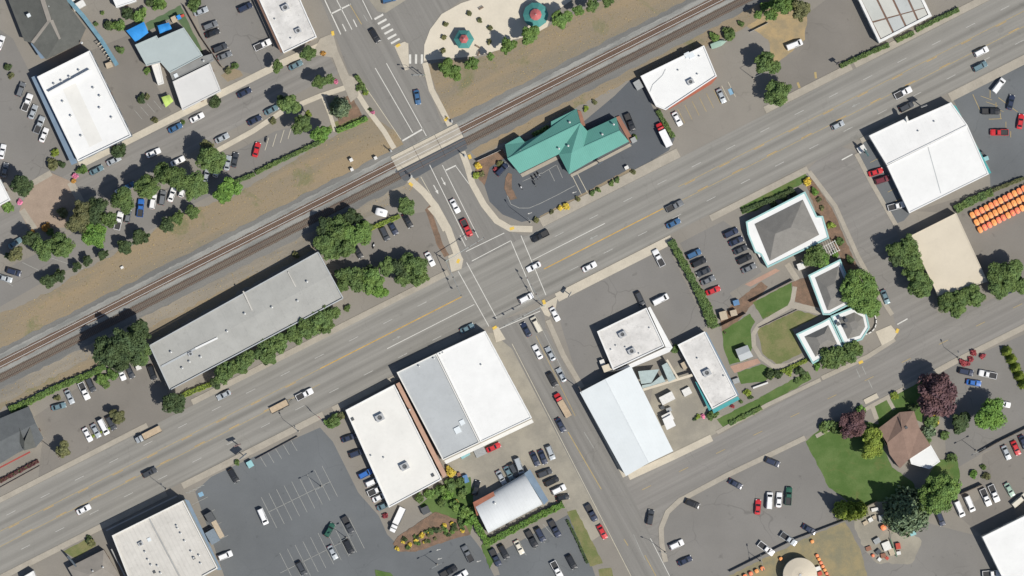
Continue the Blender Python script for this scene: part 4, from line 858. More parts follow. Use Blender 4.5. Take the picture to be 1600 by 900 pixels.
# shade canopies
def tent(pts, z, mat, label, sag=.35):
    t = empty('shade_canopy', loc_of(pts)); tag(t, label, 'canopy', 'shade canopies'); n = 8; V = []; F = []
    for i in range(n + 1):
        for j in range(n + 1):
            u, v = i / n, j / n; p = lerp(lerp(pts[0], pts[1], u), lerp(pts[3], pts[2], u), v)
            V.append(P(*p, z + sag * math.sin(math.pi * v) + .12 * math.sin(3 * math.pi * u)) - t.location)
    for i in range(n):
        for j in range(n): b = i * (n + 1) + j; F.append((b, b + n + 1, b + n + 2, b + 1))
    mesh_obj('fabric', V, F, mat, t, True)
    for p in pts: MB().tube((0, 0, 0), (0, 0, z), .05).obj('post', m_metal, t).location = P(*p) - Vector((t.location.x, t.location.y, 0))
m_bluef = M('blue_fabric', (0.03, 0.24, 0.60), .7, .12, .8)
tent([(197, 48), (225, 34), (232, 51), (212, 66)], 2.8, m_bluef, 'larger bright blue fabric canopy behind the nursery'); tent([(246, 40), (264, 35), (269, 46), (250, 53)], 2.4, m_bluef, 'smaller bright blue canopy over the playground')
tent([(252, 152), (265, 148), (271, 158), (259, 168)], 2.3, M('lime_fabric', (0.42, 0.55, 0.14), .7, .1, .8), 'lime green fabric canopy beside the nursery')
# ------------------------------------------------------------------ vehicles
m_tyre = M('tyre_rubber', (0.02, 0.02, 0.022), .9, 0, 1)
m_cglass = M('car_glass', (0.018, 0.022, 0.028), .06, 0, 1, .5)
m_lamp = M('headlamp', (0.7, 0.7, 0.68), .2, 0, 1, .5)
m_tail = M('tail_lamp', (0.35, 0.02, 0.02), .3, 0, 1, .5)
m_liner = M('bed_liner', (0.05, 0.05, 0.052), .9, .1, 2)
def paint(name, c, metal=0.0):
    m, n, l, b = new_mat(name); g = n.new('ShaderNodeNewGeometry').outputs['Position']
    f = nmap(n, l, nnoise(n, l, 1.5, 2, g), .3, .7, .96, 1.04); l.new(nscale(n, l, c, f), b.inputs['Base Color'])
    b.inputs['Roughness'].default_value = .32; b.inputs['Metallic'].default_value = metal; b.inputs['Coat Weight'].default_value = .5; b.inputs['Coat Roughness'].default_value = .1
    return m
PAINT = {k: paint(k + '_car_paint', *v) for k, v in {
    'white': ((.74, .74, .74),), 'silver': ((.42, .45, .47), .25), 'grey': ((.17, .18, .19), .2), 'black': ((.014, .016, .02),), 'navy': ((.022, .032, .065),), 'charcoal': ((.045, .05, .058),),
    'blue': ((.045, .12, .24), .1), 'bright blue': ((.03, .13, .42),), 'red': ((.50, .025, .03),), 'maroon': ((.14, .02, .03),), 'teal': ((.14, .22, .25), .2), 'green': ((.02, .09, .06),), 'tan': ((.42, .34, .24),), 'cream': ((.62, .58, .48),), 'pale green': ((.30, .42, .34),)}.items()}
def loft(st, ring, caps=True):
    V = []; F = []; n = len(ring(*st[0][1:]))
    for s in st:
        for y, z in ring(*s[1:]): V.append((s[0], y, z))
    for i in range(len(st) - 1):
        for j in range(n - 1): a = i * n + j; F.append((a, a + n, a + n + 1, a + 1))
    F.append(tuple(range(n))); e = (len(st) - 1) * n; F.append(tuple(range(e + n - 1, e - 1, -1)))
    return V, F
def ring(wd, zl, zt):
    return [(wd * .9, zl), (wd, zl + .2), (wd, zt - .22), (wd * .95, zt - .07), (wd * .8, zt), (0, zt + .03), (-wd * .8, zt), (-wd * .95, zt - .07), (-wd, zt - .22), (-wd, zl + .2), (-wd * .9, zl)]
SPEC = {  # length, width, body stations (x fraction, width fraction, top z), cabin (a0, a1, b0, b1, zbelt, zroof)
 'sedan': (4.75, 1.84, [(.5, .72, .58), (.47, .88, .68), (.40, .98, .76), (.20, 1, .88), (0, 1, .92), (-.25, 1, .94), (-.38, .98, .93), (-.46, .88, .86), (-.5, .74, .66)], (.20, -.37, .06, -.22, .90, 1.44)),
 'hatchback': (4.15, 1.78, [(.5, .72, .6), (.46, .9, .72), (.38, .98, .82), (.22, 1, .92), (-.3, 1, .95), (-.44, .96, .94), (-.5, .8, .7)], (.22, -.46, .07, -.34, .92, 1.5)),
 'suv': (4.75, 1.94, [(.5, .78, .68), (.47, .92, .86), (.40, .99, .96), (.22, 1, 1.04), (-.3, 1, 1.06), (-.46, .97, 1.04), (-.5, .86, .8)], (.24, -.48, .13, -.42, 1.03, 1.74)),
 'van': (5.3, 1.98, [(.5, .78, .72), (.47, .92, .92), (.40, .99, 1.05), (.3, 1, 1.12), (-.3, 1, 1.14), (-.48, .99, 1.14), (-.5, .94, 1.0)], (.36, -.495, .22, -.475, 1.12, 1.98)),
 'pickup': (5.75, 2.0, [(.5, .8, .75), (.47, .93, .95), (.41, .99, 1.04), (.25, 1, 1.1), (-.08, 1, 1.12), (-.085, 1, .80), (-.49, 1, .80), (-.5, .98, .78)], (.22, -.075, .11, -.055, 1.09, 1.82)),
}
CARM = {}
me_wheel = MB().tube((0, -.11, 0), (0, .11, 0), .33, n=14).mesh('wheel', m_tyre)
me_lamp = MB().box(-.12, .06, -.2, .2, -.08, .08).mesh('headlight', m_lamp); me_tl = MB().box(-.04, .05, -.18, .18, -.1, .1).mesh('taillight', m_tail)
for ty, (Lg, Wd, stn, cb) in SPEC.items():
    hw = Wd / 2; st = [(f * Lg, hw * wf, .3, z) for f, wf, z in stn]
    V, F = loft(st, ring); a0, a1, b0, b1 = [v * Lg for v in cb[:4]]; zb, zr = cb[4:]; wb, wr = hw * .90, hw * .70
    b = len(V)
    def rect(x0, x1, wd, z): return [(x0, wd, z), (x0, -wd, z), (x1, -wd, z), (x1, wd, z)]
    lo = rect(a0, a1, wb, zb); hi = rect(b0, b1, wr, zr - .06); tp = rect(b0 - .12, b1 + .1, wr - .1, zr)
    V += lo + hi + tp
    for k in range(2):
        for i in range(4): j = (i + 1) % 4; F.append((b + 4 * k + i, b + 4 * k + j, b + 4 * k + 4 + j, b + 4 * k + 4 + i))
    F.append((b + 8, b + 9, b + 10, b + 11))
    if ty == 'pickup':
        mb = MB(); mb.v = V; mb.f = F
        for s in (-1, 1): mb.box(-.495 * Lg, -.085 * Lg, s * hw * .985 - (.1 if s > 0 else 0), s * hw * .985 + (.1 if s < 0 else 0), .7, 1.12)
        mb.box(-.498 * Lg, -.498 * Lg + .1, -hw * .9, hw * .9, .7, 1.12)
        V, F = mb.v, mb.f
    me = bpy.data.meshes.new('body'); me.from_pydata(V, [], F); me.update(); me.materials.append(PAINT['white'])
    bm = bmesh.new(); bm.from_mesh(me); bmesh.ops.recalc_face_normals(bm, faces=bm.faces); bm.to_mesh(me); bm.free()
    parts = {'body': me}
    def pane(idx, k0, k1, u0, u1, nm):
        i, j = idx; L0, L1, H0, H1 = Vector(lo[i]), Vector(lo[j]), Vector(hi[i]), Vector(hi[j])
        f = lambda u, v: (L0.lerp(L1, u)).lerp(H0.lerp(H1, u), v)
        q = [f(u0, k0), f(u1, k0), f(u1, k1), f(u0, k1)]; nn = (q[1] - q[0]).cross(q[3] - q[0]).normalized()
        c = (q[0] + q[2]) / 2 - Vector(((a0 + a1) / 2, 0, zb))
        if nn.dot(c) < 0: nn = -nn
        q = [p + nn * .012 for p in q]; m2 = bpy.data.meshes.new(nm); m2.from_pydata([tuple(p) for p in q], [], [(0, 1, 2, 3)]); m2.update(); m2.materials.append(m_cglass); return m2
    parts['windshield'] = pane((0, 1), .06, .94, .06, .94, 'windshield'); parts['rear_window'] = pane((2, 3), .12, .92, .08, .92, 'rear_window')
    parts['side_window'] = [pane((1, 2), .15, .9, .1, .92 if ty != 'van' else .45, 'side_window'), pane((3, 0), .15, .9, .08 if ty != 'van' else .55, .9, 'side_window')]
    if ty == 'pickup': parts['bed_liner'] = MB().box(-.47 * Lg, -.09 * Lg, -hw * .84, hw * .84, .76, .86).mesh('bed_liner', m_liner)
    CARM[ty] = parts
ZC = 0.045
def car(x, y, ang, ty, col, name=None, z=ZC, scale=1.0):
    Lg, Wd = SPEC[ty][:2]; pr = CARM[ty]
    nm = name or {'sedan': 'sedan', 'hatchback': 'hatchback', 'suv': 'suv', 'van': 'van', 'pickup': 'pickup_truck'}[ty]
    t = empty(nm, P(x, y, z), R(ang)); t.scale = (scale,) * 3
    inst('body', pr['body'], t, PAINT[col]); inst('windshield', pr['windshield'], t); inst('rear_window', pr['rear_window'], t)
    for m_ in pr['side_window']: inst('side_window', m_, t)
    if 'bed_liner' in pr: inst('bed_liner', pr['bed_liner'], t)
    for sx in (.31, -.30):
        for sy in (-1, 1): inst('wheel', me_wheel, t, loc=(sx * Lg, sy * (Wd / 2 - .1), .33))
    zl = .62 if ty in ('sedan', 'hatchback') else .75
    for sy in (-1, 1):
        inst('headlight', me_lamp, t, loc=(Lg * .475, sy * Wd * .36, zl)); inst('taillight', me_tl, t, loc=(-Lg * .49, sy * Wd * .37, zl + .05))
    return t
ZONE = {  # phrase, anchor phrase, anchor pixel, group
 'hwy': ('driving on the highway', 'signal junction', (785, 440), 'vehicles driving on the highway'),
 'sleg': ('on the street below the signals', 'signal junction', (800, 480), 'vehicles on the street below the signals'),
 'nleg': ('on the street north of the signals', 'signal junction', (770, 390), 'vehicles on the street north of the signals'),
 'sparked': ('parked at the grassy street verge', 'white gabled hall', (950, 740), 'cars parked at the street verge'),
 'awest': ('parked along the big white roof', 'shingled house', (20, 60), 'cars parked along the big white roof'),
 'nurs': ('parked by the playground fence', 'blue canopies', (290, 20), 'cars parked by the playground'),
 'st1': ('on the tree-lined street', 'brick crossing', (100, 300), 'cars on the tree-lined street'),
 'trees': ('parked in the tree-shaded strip', 'brick crossing', (100, 300), 'cars in the tree-shaded strip'),
 'd': ('parked at the railway-side shop', 'dirt patch', (1220, 60), 'cars at the railway-side shop'),
 'teal': ('in the drive-through lot', 'signal junction', (785, 400), 'vehicles in the drive-through lot'),
 'ne': ('parked in the yellow-lined lot', 'highway', (1560, 100), 'cars in the yellow-lined lot'),
 'f': ('parked beside the white store', 'highway', (1345, 200), 'cars beside the white store'),
 'h': ('parked beside the grey-roofed hall', 'signal junction', (785, 440), 'cars beside the grey hall'),
 's': ("in the turquoise-trimmed house's lot", 'highway', (1100, 320), 'cars in the lot of the turquoise-trimmed house'),
 'm': ('parked by the square white shop', 'signal junction', (785, 440), 'cars by the square white shop'),
 'w': ('parked in the gravelly roadside lot', 'grey-roofed hall', (260, 580), 'cars in the gravelly lot'),
 'wrow': ('in the row facing the highway', 'grey-roofed hall', (260, 580), 'cars facing the highway'),
 'l': ('parked along the cream-roofed building', 'highway', (530, 640), 'cars along the cream-roofed building'),
 'sw': ('parked in the large blue-grey lot', 'cream-roofed building', (620, 740), 'cars in the large lot'),
 'k': ('in the sandy yard', 'large white hall', (790, 690), 'cars in the sandy yard'),
 'hedge': ('in the lot below the hedge', 'street verge', (910, 830), 'cars in the lot below the hedge'),
 'se': ('in the wide worn lot', 'white gabled hall', (1010, 740), 'cars in the wide worn lot'),
 'vans': ('parked near the white warehouse', 'tall pine', (1410, 795), 'cars near the white warehouse'),
 'purple': ('beside the purple-leaved tree', 'red shrubs', (1510, 560), 'cars beside the purple tree'),
 'st2': ('on the side street', 'short side street', (1420, 500), 'cars on the side street'),
 'e': ('beside the dirt patch', 'highway', (1250, 150), 'vehicles beside the dirt patch'),
 'top': ('at the top junction', 'white roof', (450, 40), 'vehicles at the top junction'),
 'yard': ('along the yard fence', 'lawn house', (1320, 800), 'cars along the yard fence'),
}
TYN = {'sedan': 'sedan', 'hatchback': 'hatchback', 'suv': 'SUV', 'van': 'van', 'pickup': 'pickup truck'}
def zcar(zone, x, y, ang, ty, col):
    ph, an, ap, gr = ZONE[zone]; t = car(x, y, ang, ty, col); t['category'] = {'pickup': 'pickup truck', 'van': 'van', 'suv': 'SUV'}.get(ty, 'car'); t['group'] = gr
    PENDING.append((t, '%s %s %s' % (col, TYN[ty], ph), an, ap, (x, y))); return t
A_, B_ = 27, -62
CARS = [
 ('hwy', 1533, 81, 27, 'suv', 'white'), ('hwy', 1531, 104, 27, 'suv', 'teal'), ('hwy', 1411, 145, 27, 'pickup', 'white'), ('hwy', 1309, 196, 27, 'hatchback', 'silver'), ('hwy', 1416, 167, 27, 'suv', 'charcoal'),
 ('hwy', 844, 369, 207, 'pickup', 'black'), ('hwy', 834, 417, 207, 'sedan', 'white'), ('hwy', 921, 417, 27, 'sedan', 'white'), ('hwy', 1054, 322, 27, 'pickup', 'grey'), ('hwy', 1052, 349, 27, 'sedan', 'blue'),
 ('hwy', 822, 466, 27, 'suv', 'white'), ('hwy', 350, 617, 207, 'sedan', 'silver'), ('hwy', 476, 616, 27, 'pickup', 'white'), ('hwy', 730, 513, 27, 'sedan', 'teal'), ('hwy', 234, 738, 27, 'suv', 'charcoal'), ('hwy', 131, 796, 27, 'sedan', 'white'),
 ('nleg', 586, 56, -60, 'suv', 'black'), ('nleg', 652, 152, -80, 'sedan', 'blue'), ('nleg', 711, 322, -62, 'sedan', 'white'), ('nleg', 729, 356, -64, 'pickup', 'red'), ('top', 608, -1, 15, 'suv', 'blue'),
 ('sleg', 822, 515, 118, 'sedan', 'navy'), ('sleg', 838, 507, 118, 'van', 'cream'), ('sleg', 840, 550, 118, 'sedan', 'white'), ('sleg', 860, 553, 118, 'sedan', 'silver'), ('sleg', 877, 586, 118, 'sedan', 'silver'), ('sleg', 863, 593, -62, 'suv', 'black'), ('sleg', 876, 664, -62, 'sedan', 'navy'),
 ('sparked', 924, 801, -62, 'pickup', 'navy'), ('sparked', 941, 831, -62, 'sedan', 'red'), ('m', 867, 491, -62, 'sedan', 'white'), ('m', 1032, 468, 27, 'van', 'white'), ('m', 1000, 467, -65, 'suv', 'charcoal'), ('m', 1029, 403, 118, 'pickup', 'white'),
 ('awest', 33, 140, 70, 'suv', 'grey'), ('awest', 43, 160, 68, 'pickup', 'white'), ('awest', 52, 175, 68, 'sedan', 'silver'), ('awest', 62, 195, 68, 'pickup', 'silver'), ('awest', 69, 211, 68, 'sedan', 'white'), ('awest', 1, 67, 70, 'sedan', 'white'), ('awest', 4, 237, 78, 'sedan', 'white'), ('awest', 8, 266, 78, 'sedan', 'grey'),
 ('nurs', 314, 18, 22, 'sedan', 'silver'), ('nurs', 329, 40, 22, 'suv', 'grey'), ('nurs', 332, 52, 22, 'sedan', 'black'), ('nurs', 344, 75, 22, 'suv', 'charcoal'), ('nurs', 351, 87, 22, 'sedan', 'grey'), ('nurs', 383, 12, 25, 'suv', 'navy'), ('nurs', 411, 70, 25, 'pickup', 'white'),
 ('st1', 382, 145, 27, 'sedan', 'navy'), ('st1', 274, 200, 27, 'sedan', 'blue'), ('st1', 308, 184, 27, 'sedan', 'white'), ('st1', 347, 216, 27, 'sedan', 'silver'), ('st1', 462, 102, 27, 'sedan', 'teal'), ('st1', 424, 172, 27, 'sedan', 'teal'), ('st1', 398, 188, 27, 'sedan', 'navy'), ('st1', 240, 239, 24, 'sedan', 'white'), ('st1', 151, 266, 27, 'sedan', 'teal'), ('st1', 178, 251, 27, 'sedan', 'silver'), ('st1', 24, 380, 35, 'sedan', 'teal'),
 ('trees', 191, 297, 25, 'sedan', 'white'), ('trees', 201, 291, 25, 'hatchback', 'blue'), ('trees', 186, 345, 76, 'pickup', 'white'), ('trees', 220, 325, 85, 'pickup', 'bright blue'), ('trees', 239, 315, 80, 'suv', 'white'), ('trees', 254, 309, 80, 'suv', 'grey'), ('trees', 269, 304, 72, 'sedan', 'white'), ('trees', 285, 298, 75, 'hatchback', 'white'), ('trees', 200, 338, 80, 'hatchback', 'grey'), ('trees', 278, 252, 27, 'sedan', 'white'), ('trees', 323, 274, 75, 'sedan', 'silver'), ('trees', 339, 267, 72, 'hatchback', 'white'), ('trees', 356, 255, 78, 'sedan', 'silver'), ('trees', 367, 250, 78, 'sedan', 'charcoal'), ('trees', 401, 234, 75, 'sedan', 'red'), ('trees', 22, 425, -16, 'suv', 'navy'), ('trees', 8, 435, -16, 'sedan', 'silver'),
 ('d', 1127, 150, -66, 'sedan', 'silver'), ('d', 1058, 186, -62, 'sedan', 'white'), ('teal', 984, 191, -68, 'pickup', 'black'), ('teal', 784, 265, 45, 'suv', 'navy'), ('e', 1241, 70, 22, 'van', 'white'),
 ('ne', 1560, 134, 52, 'van', 'white'), ('ne', 1579, 160, 76, 'sedan', 'navy'), ('ne', 1548, 174, 0, 'pickup', 'black'), ('ne', 1561, 207, 180, 'pickup', 'red'), ('ne', 1594, 190, 80, 'sedan', 'red'),
 ('f', 1368, 269, 18, 'sedan', 'red'), ('f', 1378, 281, 18, 'suv', 'maroon'), ('f', 1401, 322, 15, 'pickup', 'white'),
 ('h', 559, 393, -60, 'sedan', 'black'), ('h', 601, 365, -64, 'suv', 'charcoal'), ('h', 614, 356, -62, 'sedan', 'navy'), ('h', 637, 345, -62, 'sedan', 'black'), ('h', 672, 405, -62, 'sedan', 'white'),
 ('s', 1142, 364, 25, 'suv', 'navy'), ('s', 1150, 377, 25, 'sedan', 'navy'), ('s', 1157, 390, 25, 'sedan', 'charcoal'), ('s', 1163, 405, 25, 'suv', 'black'), ('s', 1170, 419, 25, 'sedan', 'grey'), ('s', 1084, 397, 25, 'suv', 'blue'), ('s', 1092, 410, 25, 'suv', 'black'), ('s', 1099, 425, 205, 'sedan', 'charcoal'), ('s', 1106, 438, 25, 'sedan', 'grey'), ('s', 1114, 454, 22, 'sedan', 'red'),
 ('w', 92, 635, 15, 'sedan', 'teal'), ('w', 109, 620, -65, 'sedan', 'silver'), ('w', 132, 611, -65, 'pickup', 'white'), ('w', 142, 601, -65, 'suv', 'charcoal'), ('w', 190, 583, -68, 'sedan', 'white'), ('w', 203, 580, -65, 'sedan', 'charcoal'), ('w', 238, 582, -72, 'suv', 'black'), ('wrow', 137, 679, -62, 'sedan', 'white'), ('wrow', 150, 673, -62, 'sedan', 'silver'), ('wrow', 162, 667, -62, 'van', 'white'), ('wrow', 174, 661, -62, 'suv', 'charcoal'),
 ('l', 545, 684, 20, 'sedan', 'navy'), ('l', 557, 708, 20, 'suv', 'navy'), ('l', 571, 740, 27, 'suv', 'bright blue'), ('l', 582, 753, 25, 'suv', 'white'), ('l', 588, 766, 25, 'pickup', 'white'), ('l', 593, 777, 25, 'sedan', 'white'), ('l', 600, 790, 25, 'sedan', 'teal'),
 ('sw', 411, 807, -66, 'van', 'white'), ('sw', 544, 820, -62, 'pickup', 'charcoal'), ('sw', 545, 854, -64, 'suv', 'black'), ('sw', 520, 863, -62, 'sedan', 'silver'), ('sw', 471, 888, -62, 'suv', 'charcoal'), ('sw', 365, 743, -60, 'suv', 'black'), ('sw', 352, 868, 22, 'suv', 'white'), ('sw', 731, 865, 118, 'pickup', 'grey'), ('sw', 515, 828, 60, 'suv', 'green'), ('sw', 701, 893, 30, 'pickup', 'black'), ('sw', 720, 899, 30, 'sedan', 'white'),
 ('k', 771, 699, 25, 'sedan', 'red'), ('k', 744, 762, 76, 'sedan', 'black'), ('k', 783, 746, -62, 'sedan', 'silver'), ('k', 795, 739, -62, 'sedan', 'teal'), ('k', 803, 735, -62, 'suv', 'charcoal'), ('k', 811, 728, -70, 'van', 'silver'), ('k', 836, 717, -66, 'sedan', 'navy'), ('k', 848, 714, -68, 'sedan', 'navy'), ('k', 860, 707, -68, 'suv', 'silver'), ('k', 851, 739, 22, 'suv', 'charcoal'), ('k', 862, 752, 26, 'suv', 'black'), ('k', 873, 765, 26, 'suv', 'white'), ('k', 879, 777, 10, 'hatchback', 'black'),
 ('hedge', 831, 842, -62, 'pickup', 'black'), ('hedge', 844, 835, -62, 'suv', 'navy'), ('hedge', 867, 826, -62, 'pickup', 'navy'), ('hedge', 774, 871, -64, 'pickup', 'navy'), ('hedge', 787, 862, -62, 'suv', 'black'), ('hedge', 811, 855, -62, 'sedan', 'cream'), ('hedge', 870, 890, -62, 'pickup', 'white'), ('hedge', 893, 878, -62, 'suv', 'black'),
 ('se', 1016, 808, 80, 'suv', 'charcoal'), ('se', 1082, 787, -22, 'suv', 'black'), ('se', 1149, 756, -28, 'sedan', 'navy'), ('se', 1207, 722, -22, 'suv', 'navy'), ('se', 1057, 851, 25, 'suv', 'white'), ('se', 1070, 876, 25, 'sedan', 'navy'), ('se', 1184, 792, 85, 'sedan', 'red'), ('se', 1202, 782, 86, 'van', 'white'), ('se', 1217, 781, 86, 'sedan', 'white'), ('se', 1232, 775, 86, 'pickup', 'green'),
 ('yard', 1264, 827, -30, 'sedan', 'navy'), ('yard', 1232, 842, -35, 'pickup', 'silver'), ('yard', 1197, 857, -37, 'pickup', 'white'),
 ('vans', 1469, 810, -68, 'suv', 'navy'), ('vans', 1499, 795, -66, 'van', 'white'), ('vans', 1515, 787, -66, 'van', 'white'), ('vans', 1540, 777, -66, 'pickup', 'white'), ('vans', 1553, 771, -66, 'pickup', 'white'), ('vans', 1577, 765, -60, 'sedan', 'pale green'), ('vans', 1592, 782, 40, 'van', 'cream'), ('vans', 1572, 707, -66, 'sedan', 'silver'), ('vans', 1587, 700, -66, 'sedan', 'red'), ('vans', 1599, 691, -66, 'sedan', 'navy'), ('vans', 1549, 896, 5, 'pickup', 'white'),
 ('purple', 1509, 581, -12, 'suv', 'navy'), ('purple', 1543, 585, 168, 'pickup', 'white'), ('purple', 1521, 598, -8, 'sedan', 'bright blue'), ('purple', 1567, 631, -12, 'sedan', 'white'), ('st2', 1383, 464, -68, 'sedan', 'teal'), ('st2', 1574, 455, 20, 'sedan', 'navy'),
]
for c in CARS: zcar(*c)
# trucks and trailers
def flat_truck(x, y, ang, col, label, bedcol, L=7.0, box=False, nm='flatbed_truck'):
    t = empty(nm, P(x, y, ZC), R(ang)); tag(t, label, 'truck')
    MB().box(-L / 2, L / 2, -.45, .45, .5, .75).obj('chassis', m_darkm, t)
    V, F = loft([(L / 2 - 2.3, .95, .55, 2.2), (L / 2 - 1.5, .98, .55, 2.3), (L / 2 - 1.1, .97, .55, 1.5), (L / 2 - .1, .9, .55, 1.3), (L / 2, .8, .6, 1.1)], ring); o = mesh_obj('cab', V, F, PAINT[col], t)
    mesh_obj('windshield', [(L / 2 - 1.46, .8, 2.2), (L / 2 - 1.46, -.8, 2.2), (L / 2 - 1.06, -.85, 1.56), (L / 2 - 1.06, .85, 1.56)], [(0, 1, 2, 3)], m_cglass, t)
    if box: MB().box(-L / 2, L / 2 - 2.5, -1.1, 1.1, .75, 3.0).obj('cargo_box', bedcol, t)
    else:
        MB().box(-L / 2, L / 2 - 2.5, -1.1, 1.1, .75, .95).obj('flat_bed', bedcol, t); MB().box(L / 2 - 2.55, L / 2 - 2.45, -1.1, 1.1, .95, 1.9).obj('headboard', m_darkm, t)
        for s in (-1, 1): MB().box(-L / 2, L / 2 - 2.6, s * 1.08 - .04, s * 1.08 + .04, .95, 1.15).obj('side_rail', m_darkm, t)
    for sx in (L / 2 - 1.0, -L / 2 + 1.3):
        for s in (-1, 1): inst('wheel', me_wheel, t, loc=(sx, s * .9, .38), scale=(1.15, 1.3, 1.15))
    for s in (-1, 1): inst('headlight', me_lamp, t, loc=(L / 2 - .05, s * .6, .9))
    return t
m_tanwood = M('tan_timber_deck', (0.42, 0.33, 0.23), .9, .2, 1)
flat_truck(232, 679, 207, 'silver', 'silver flatbed truck with tan load on the highway', m_tanwood, 8.6)
flat_truck(879, 633, 120, 'red', 'red flatbed truck with tan load below the signals', m_tanwood, 8.2)
flat_truck(1037, 211, 116, 'red', 'red and white box truck at the drive-through lot', PAINT['white'], 8.0, True, 'box_truck')
flat_truck(621, 812, 245, 'white', 'white flatbed truck at the planted island', PAINT['white'], 8.2, False)
t = empty('flatbed_trailer', P(437, 635, ZC), R(27)); tag(t, 'tan flatbed trailer towed by the white pickup', 'trailer')
MB().box(-3.1, 3.0, -1.05, 1.05, .6, .72).obj('deck', m_tanwood, t); MB().box(2.9, 3.0, -1.05, 1.05, .72, 1.2).obj('headboard', m_darkm, t); MB().tube((3, .6, .6), (4.6, 0, .55), .05).tube((3, -.6, .6), (4.6, 0, .55), .05).obj('drawbar', m_darkm, t)
for s in (-1, 1):
    MB().box(-3.1, 2.9, s * 1.05 - .04, s * 1.05 + .04, .72, 1.0).obj('side_rail', m_darkm, t)
    for x in (-.6, .35): inst('wheel', me_wheel, t, loc=(x, s * 1.15, .33))
t = empty('boat_trailer', P(1122, 69, ZC), R(20)); tag(t, 'pale teal covered boat on a trailer behind the shop', 'boat trailer')
V, F = loft([(-2.4, .85, .5, 1.2), (-1, .95, .45, 1.35), (.8, .9, .45, 1.45), (1.8, .55, .55, 1.35), (2.6, .08, .8, 1.2)], ring); mesh_obj('covered_hull', V, F, PAINT['pale green'], t); MB().box(-2, 3, -.08, .08, .35, .45).obj('frame', m_metal, t)
for s in (-1, 1): inst('wheel', me_wheel, t, loc=(-.6, s * .8, .33))
t = empty('covered_trailer', P(596, 332, ZC), R(-15)); tag(t, 'white rounded camper trailer beside the railway', 'trailer')
V, F = loft([(-1.9, .9, .45, 1.9), (-1.7, 1.1, .4, 2.3), (-1.0, 1.2, .4, 2.45), (.9, 1.2, .4, 2.45), (1.6, 1.1, .4, 2.2), (1.9, .9, .45, 1.7)], ring); mesh_obj('shell', V, F, PAINT['white'], t, True); MB().tube((1.8, 0, .5), (3, 0, .5), .05).obj('drawbar', m_darkm, t); MB().box(-.3, .5, -.25, .25, 2.47, 2.6).obj('roof_vent', m_unit, t)
for s in (-1, 1): inst('wheel', me_wheel, t, loc=(0, s * 1.0, .33))
def moto(x, y, ang, col, an):
    t = empty('motorcycle', P(x, y, ZC), R(ang)); t['category'] = 'motorcycle'; t['group'] = 'motorcycles'
    for xx in (-.72, .72): MB().tube((xx, -.07, .32), (xx, .07, .32), .32, n=14).obj('wheel', m_tyre, t)
    MB().box(-.45, .45, -.16, .16, .35, .7).obj('engine', m_darkm, t); V, F = loft([(-.2, .14, .68, .85), (.1, .2, .66, 1.0), (.45, .1, .7, .95)], lambda w, a, b: [(w, a), (w, b - .08), (0, b), (-w, b - .08), (-w, a)]); mesh_obj('fuel_tank', V, F, PAINT[col], t)
    MB().box(-.75, -.15, -.14, .14, .72, .84).obj('seat', m_tyre, t); MB().tube((.5, -.4, 1.08), (.5, .4, 1.08), .02).tube((.72, 0, .32), (.5, 0, 1.08), .04).obj('handlebar', m_metal, t)
    PENDING.append((t, col + ' motorcycle parked ' + an, 'signal junction', (785, 440), (x, y)))
for x, y, a, c in ((833, 279, -60, 'black'), (838, 276, -60, 'navy'), (842, 273, -60, 'silver'), (814, 292, -60, 'white'), (835, 287, -60, 'black')): moto(x, y, a, c, 'in the drive-through bays')
moto(416, 218, 75, 'black', 'beside the red sedan in the strip'); moto(584, 384, 80, 'white', 'in the lot beside the grey hall')
# ------------------------------------------------------------------ vegetation
LEAF = {k: leafmat(k + '_leaves', v) for k, v in {'green': (.085, .135, .048), 'dark green': (.05, .078, .036), 'bright green': (.10, .19, .045), 'yellow-green': (.165, .225, .045), 'purple': (.105, .062, .07), 'maroon': (.085, .035, .04), 'blue-green': (.12, .172, .11), 'olive': (.115, .125, .062), 'pink': (.48, .17, .30), 'orange': (.32, .19, .06), 'red': (.26, .06, .075), 'yellow': (.50, .40, .07), 'grassy green': (.10, .17, .05)}.items()}
m_bark = M('bark', (0.10, 0.075, 0.055), .9, .2, 2)
def leaves(pos, nrm, size, name):
    """leaf clumps as small bent quads, numpy-built"""
    n = len(pos); d = nrm + rng.normal(0, .45, (n, 3)); d /= np.linalg.norm(d, axis=1)[:, None]
    a = np.cross(d, rng.normal(0, 1, (n, 3))); a /= np.linalg.norm(a, axis=1)[:, None]; b = np.cross(d, a)
    s = np.asarray(size) * rng.uniform(.6, 1.4, (n, 1)); v = np.empty((n, 4, 3))
    v[:, 0] = pos - a * s - b * s * .6; v[:, 1] = pos + a * s - b * s * .5; v[:, 2] = pos + a * s * .8 + b * s * .7 + d * s * .25; v[:, 3] = pos - a * s * .7 + b * s * .6
    me = bpy.data.meshes.new(name); me.vertices.add(4 * n); me.vertices.foreach_set('co', v.reshape(-1)); me.loops.add(4 * n); me.loops.foreach_set('vertex_index', np.arange(4 * n, dtype=np.int32))
    me.polygons.add(n); me.polygons.foreach_set('loop_start', np.arange(0, 4 * n, 4, dtype=np.int32)); me.update(); me.materials.append(LEAF['green']); return me
def unit(n):
    v = rng.normal(0, 1, (n, 3)); return v / np.linalg.norm(v, axis=1)[:, None]
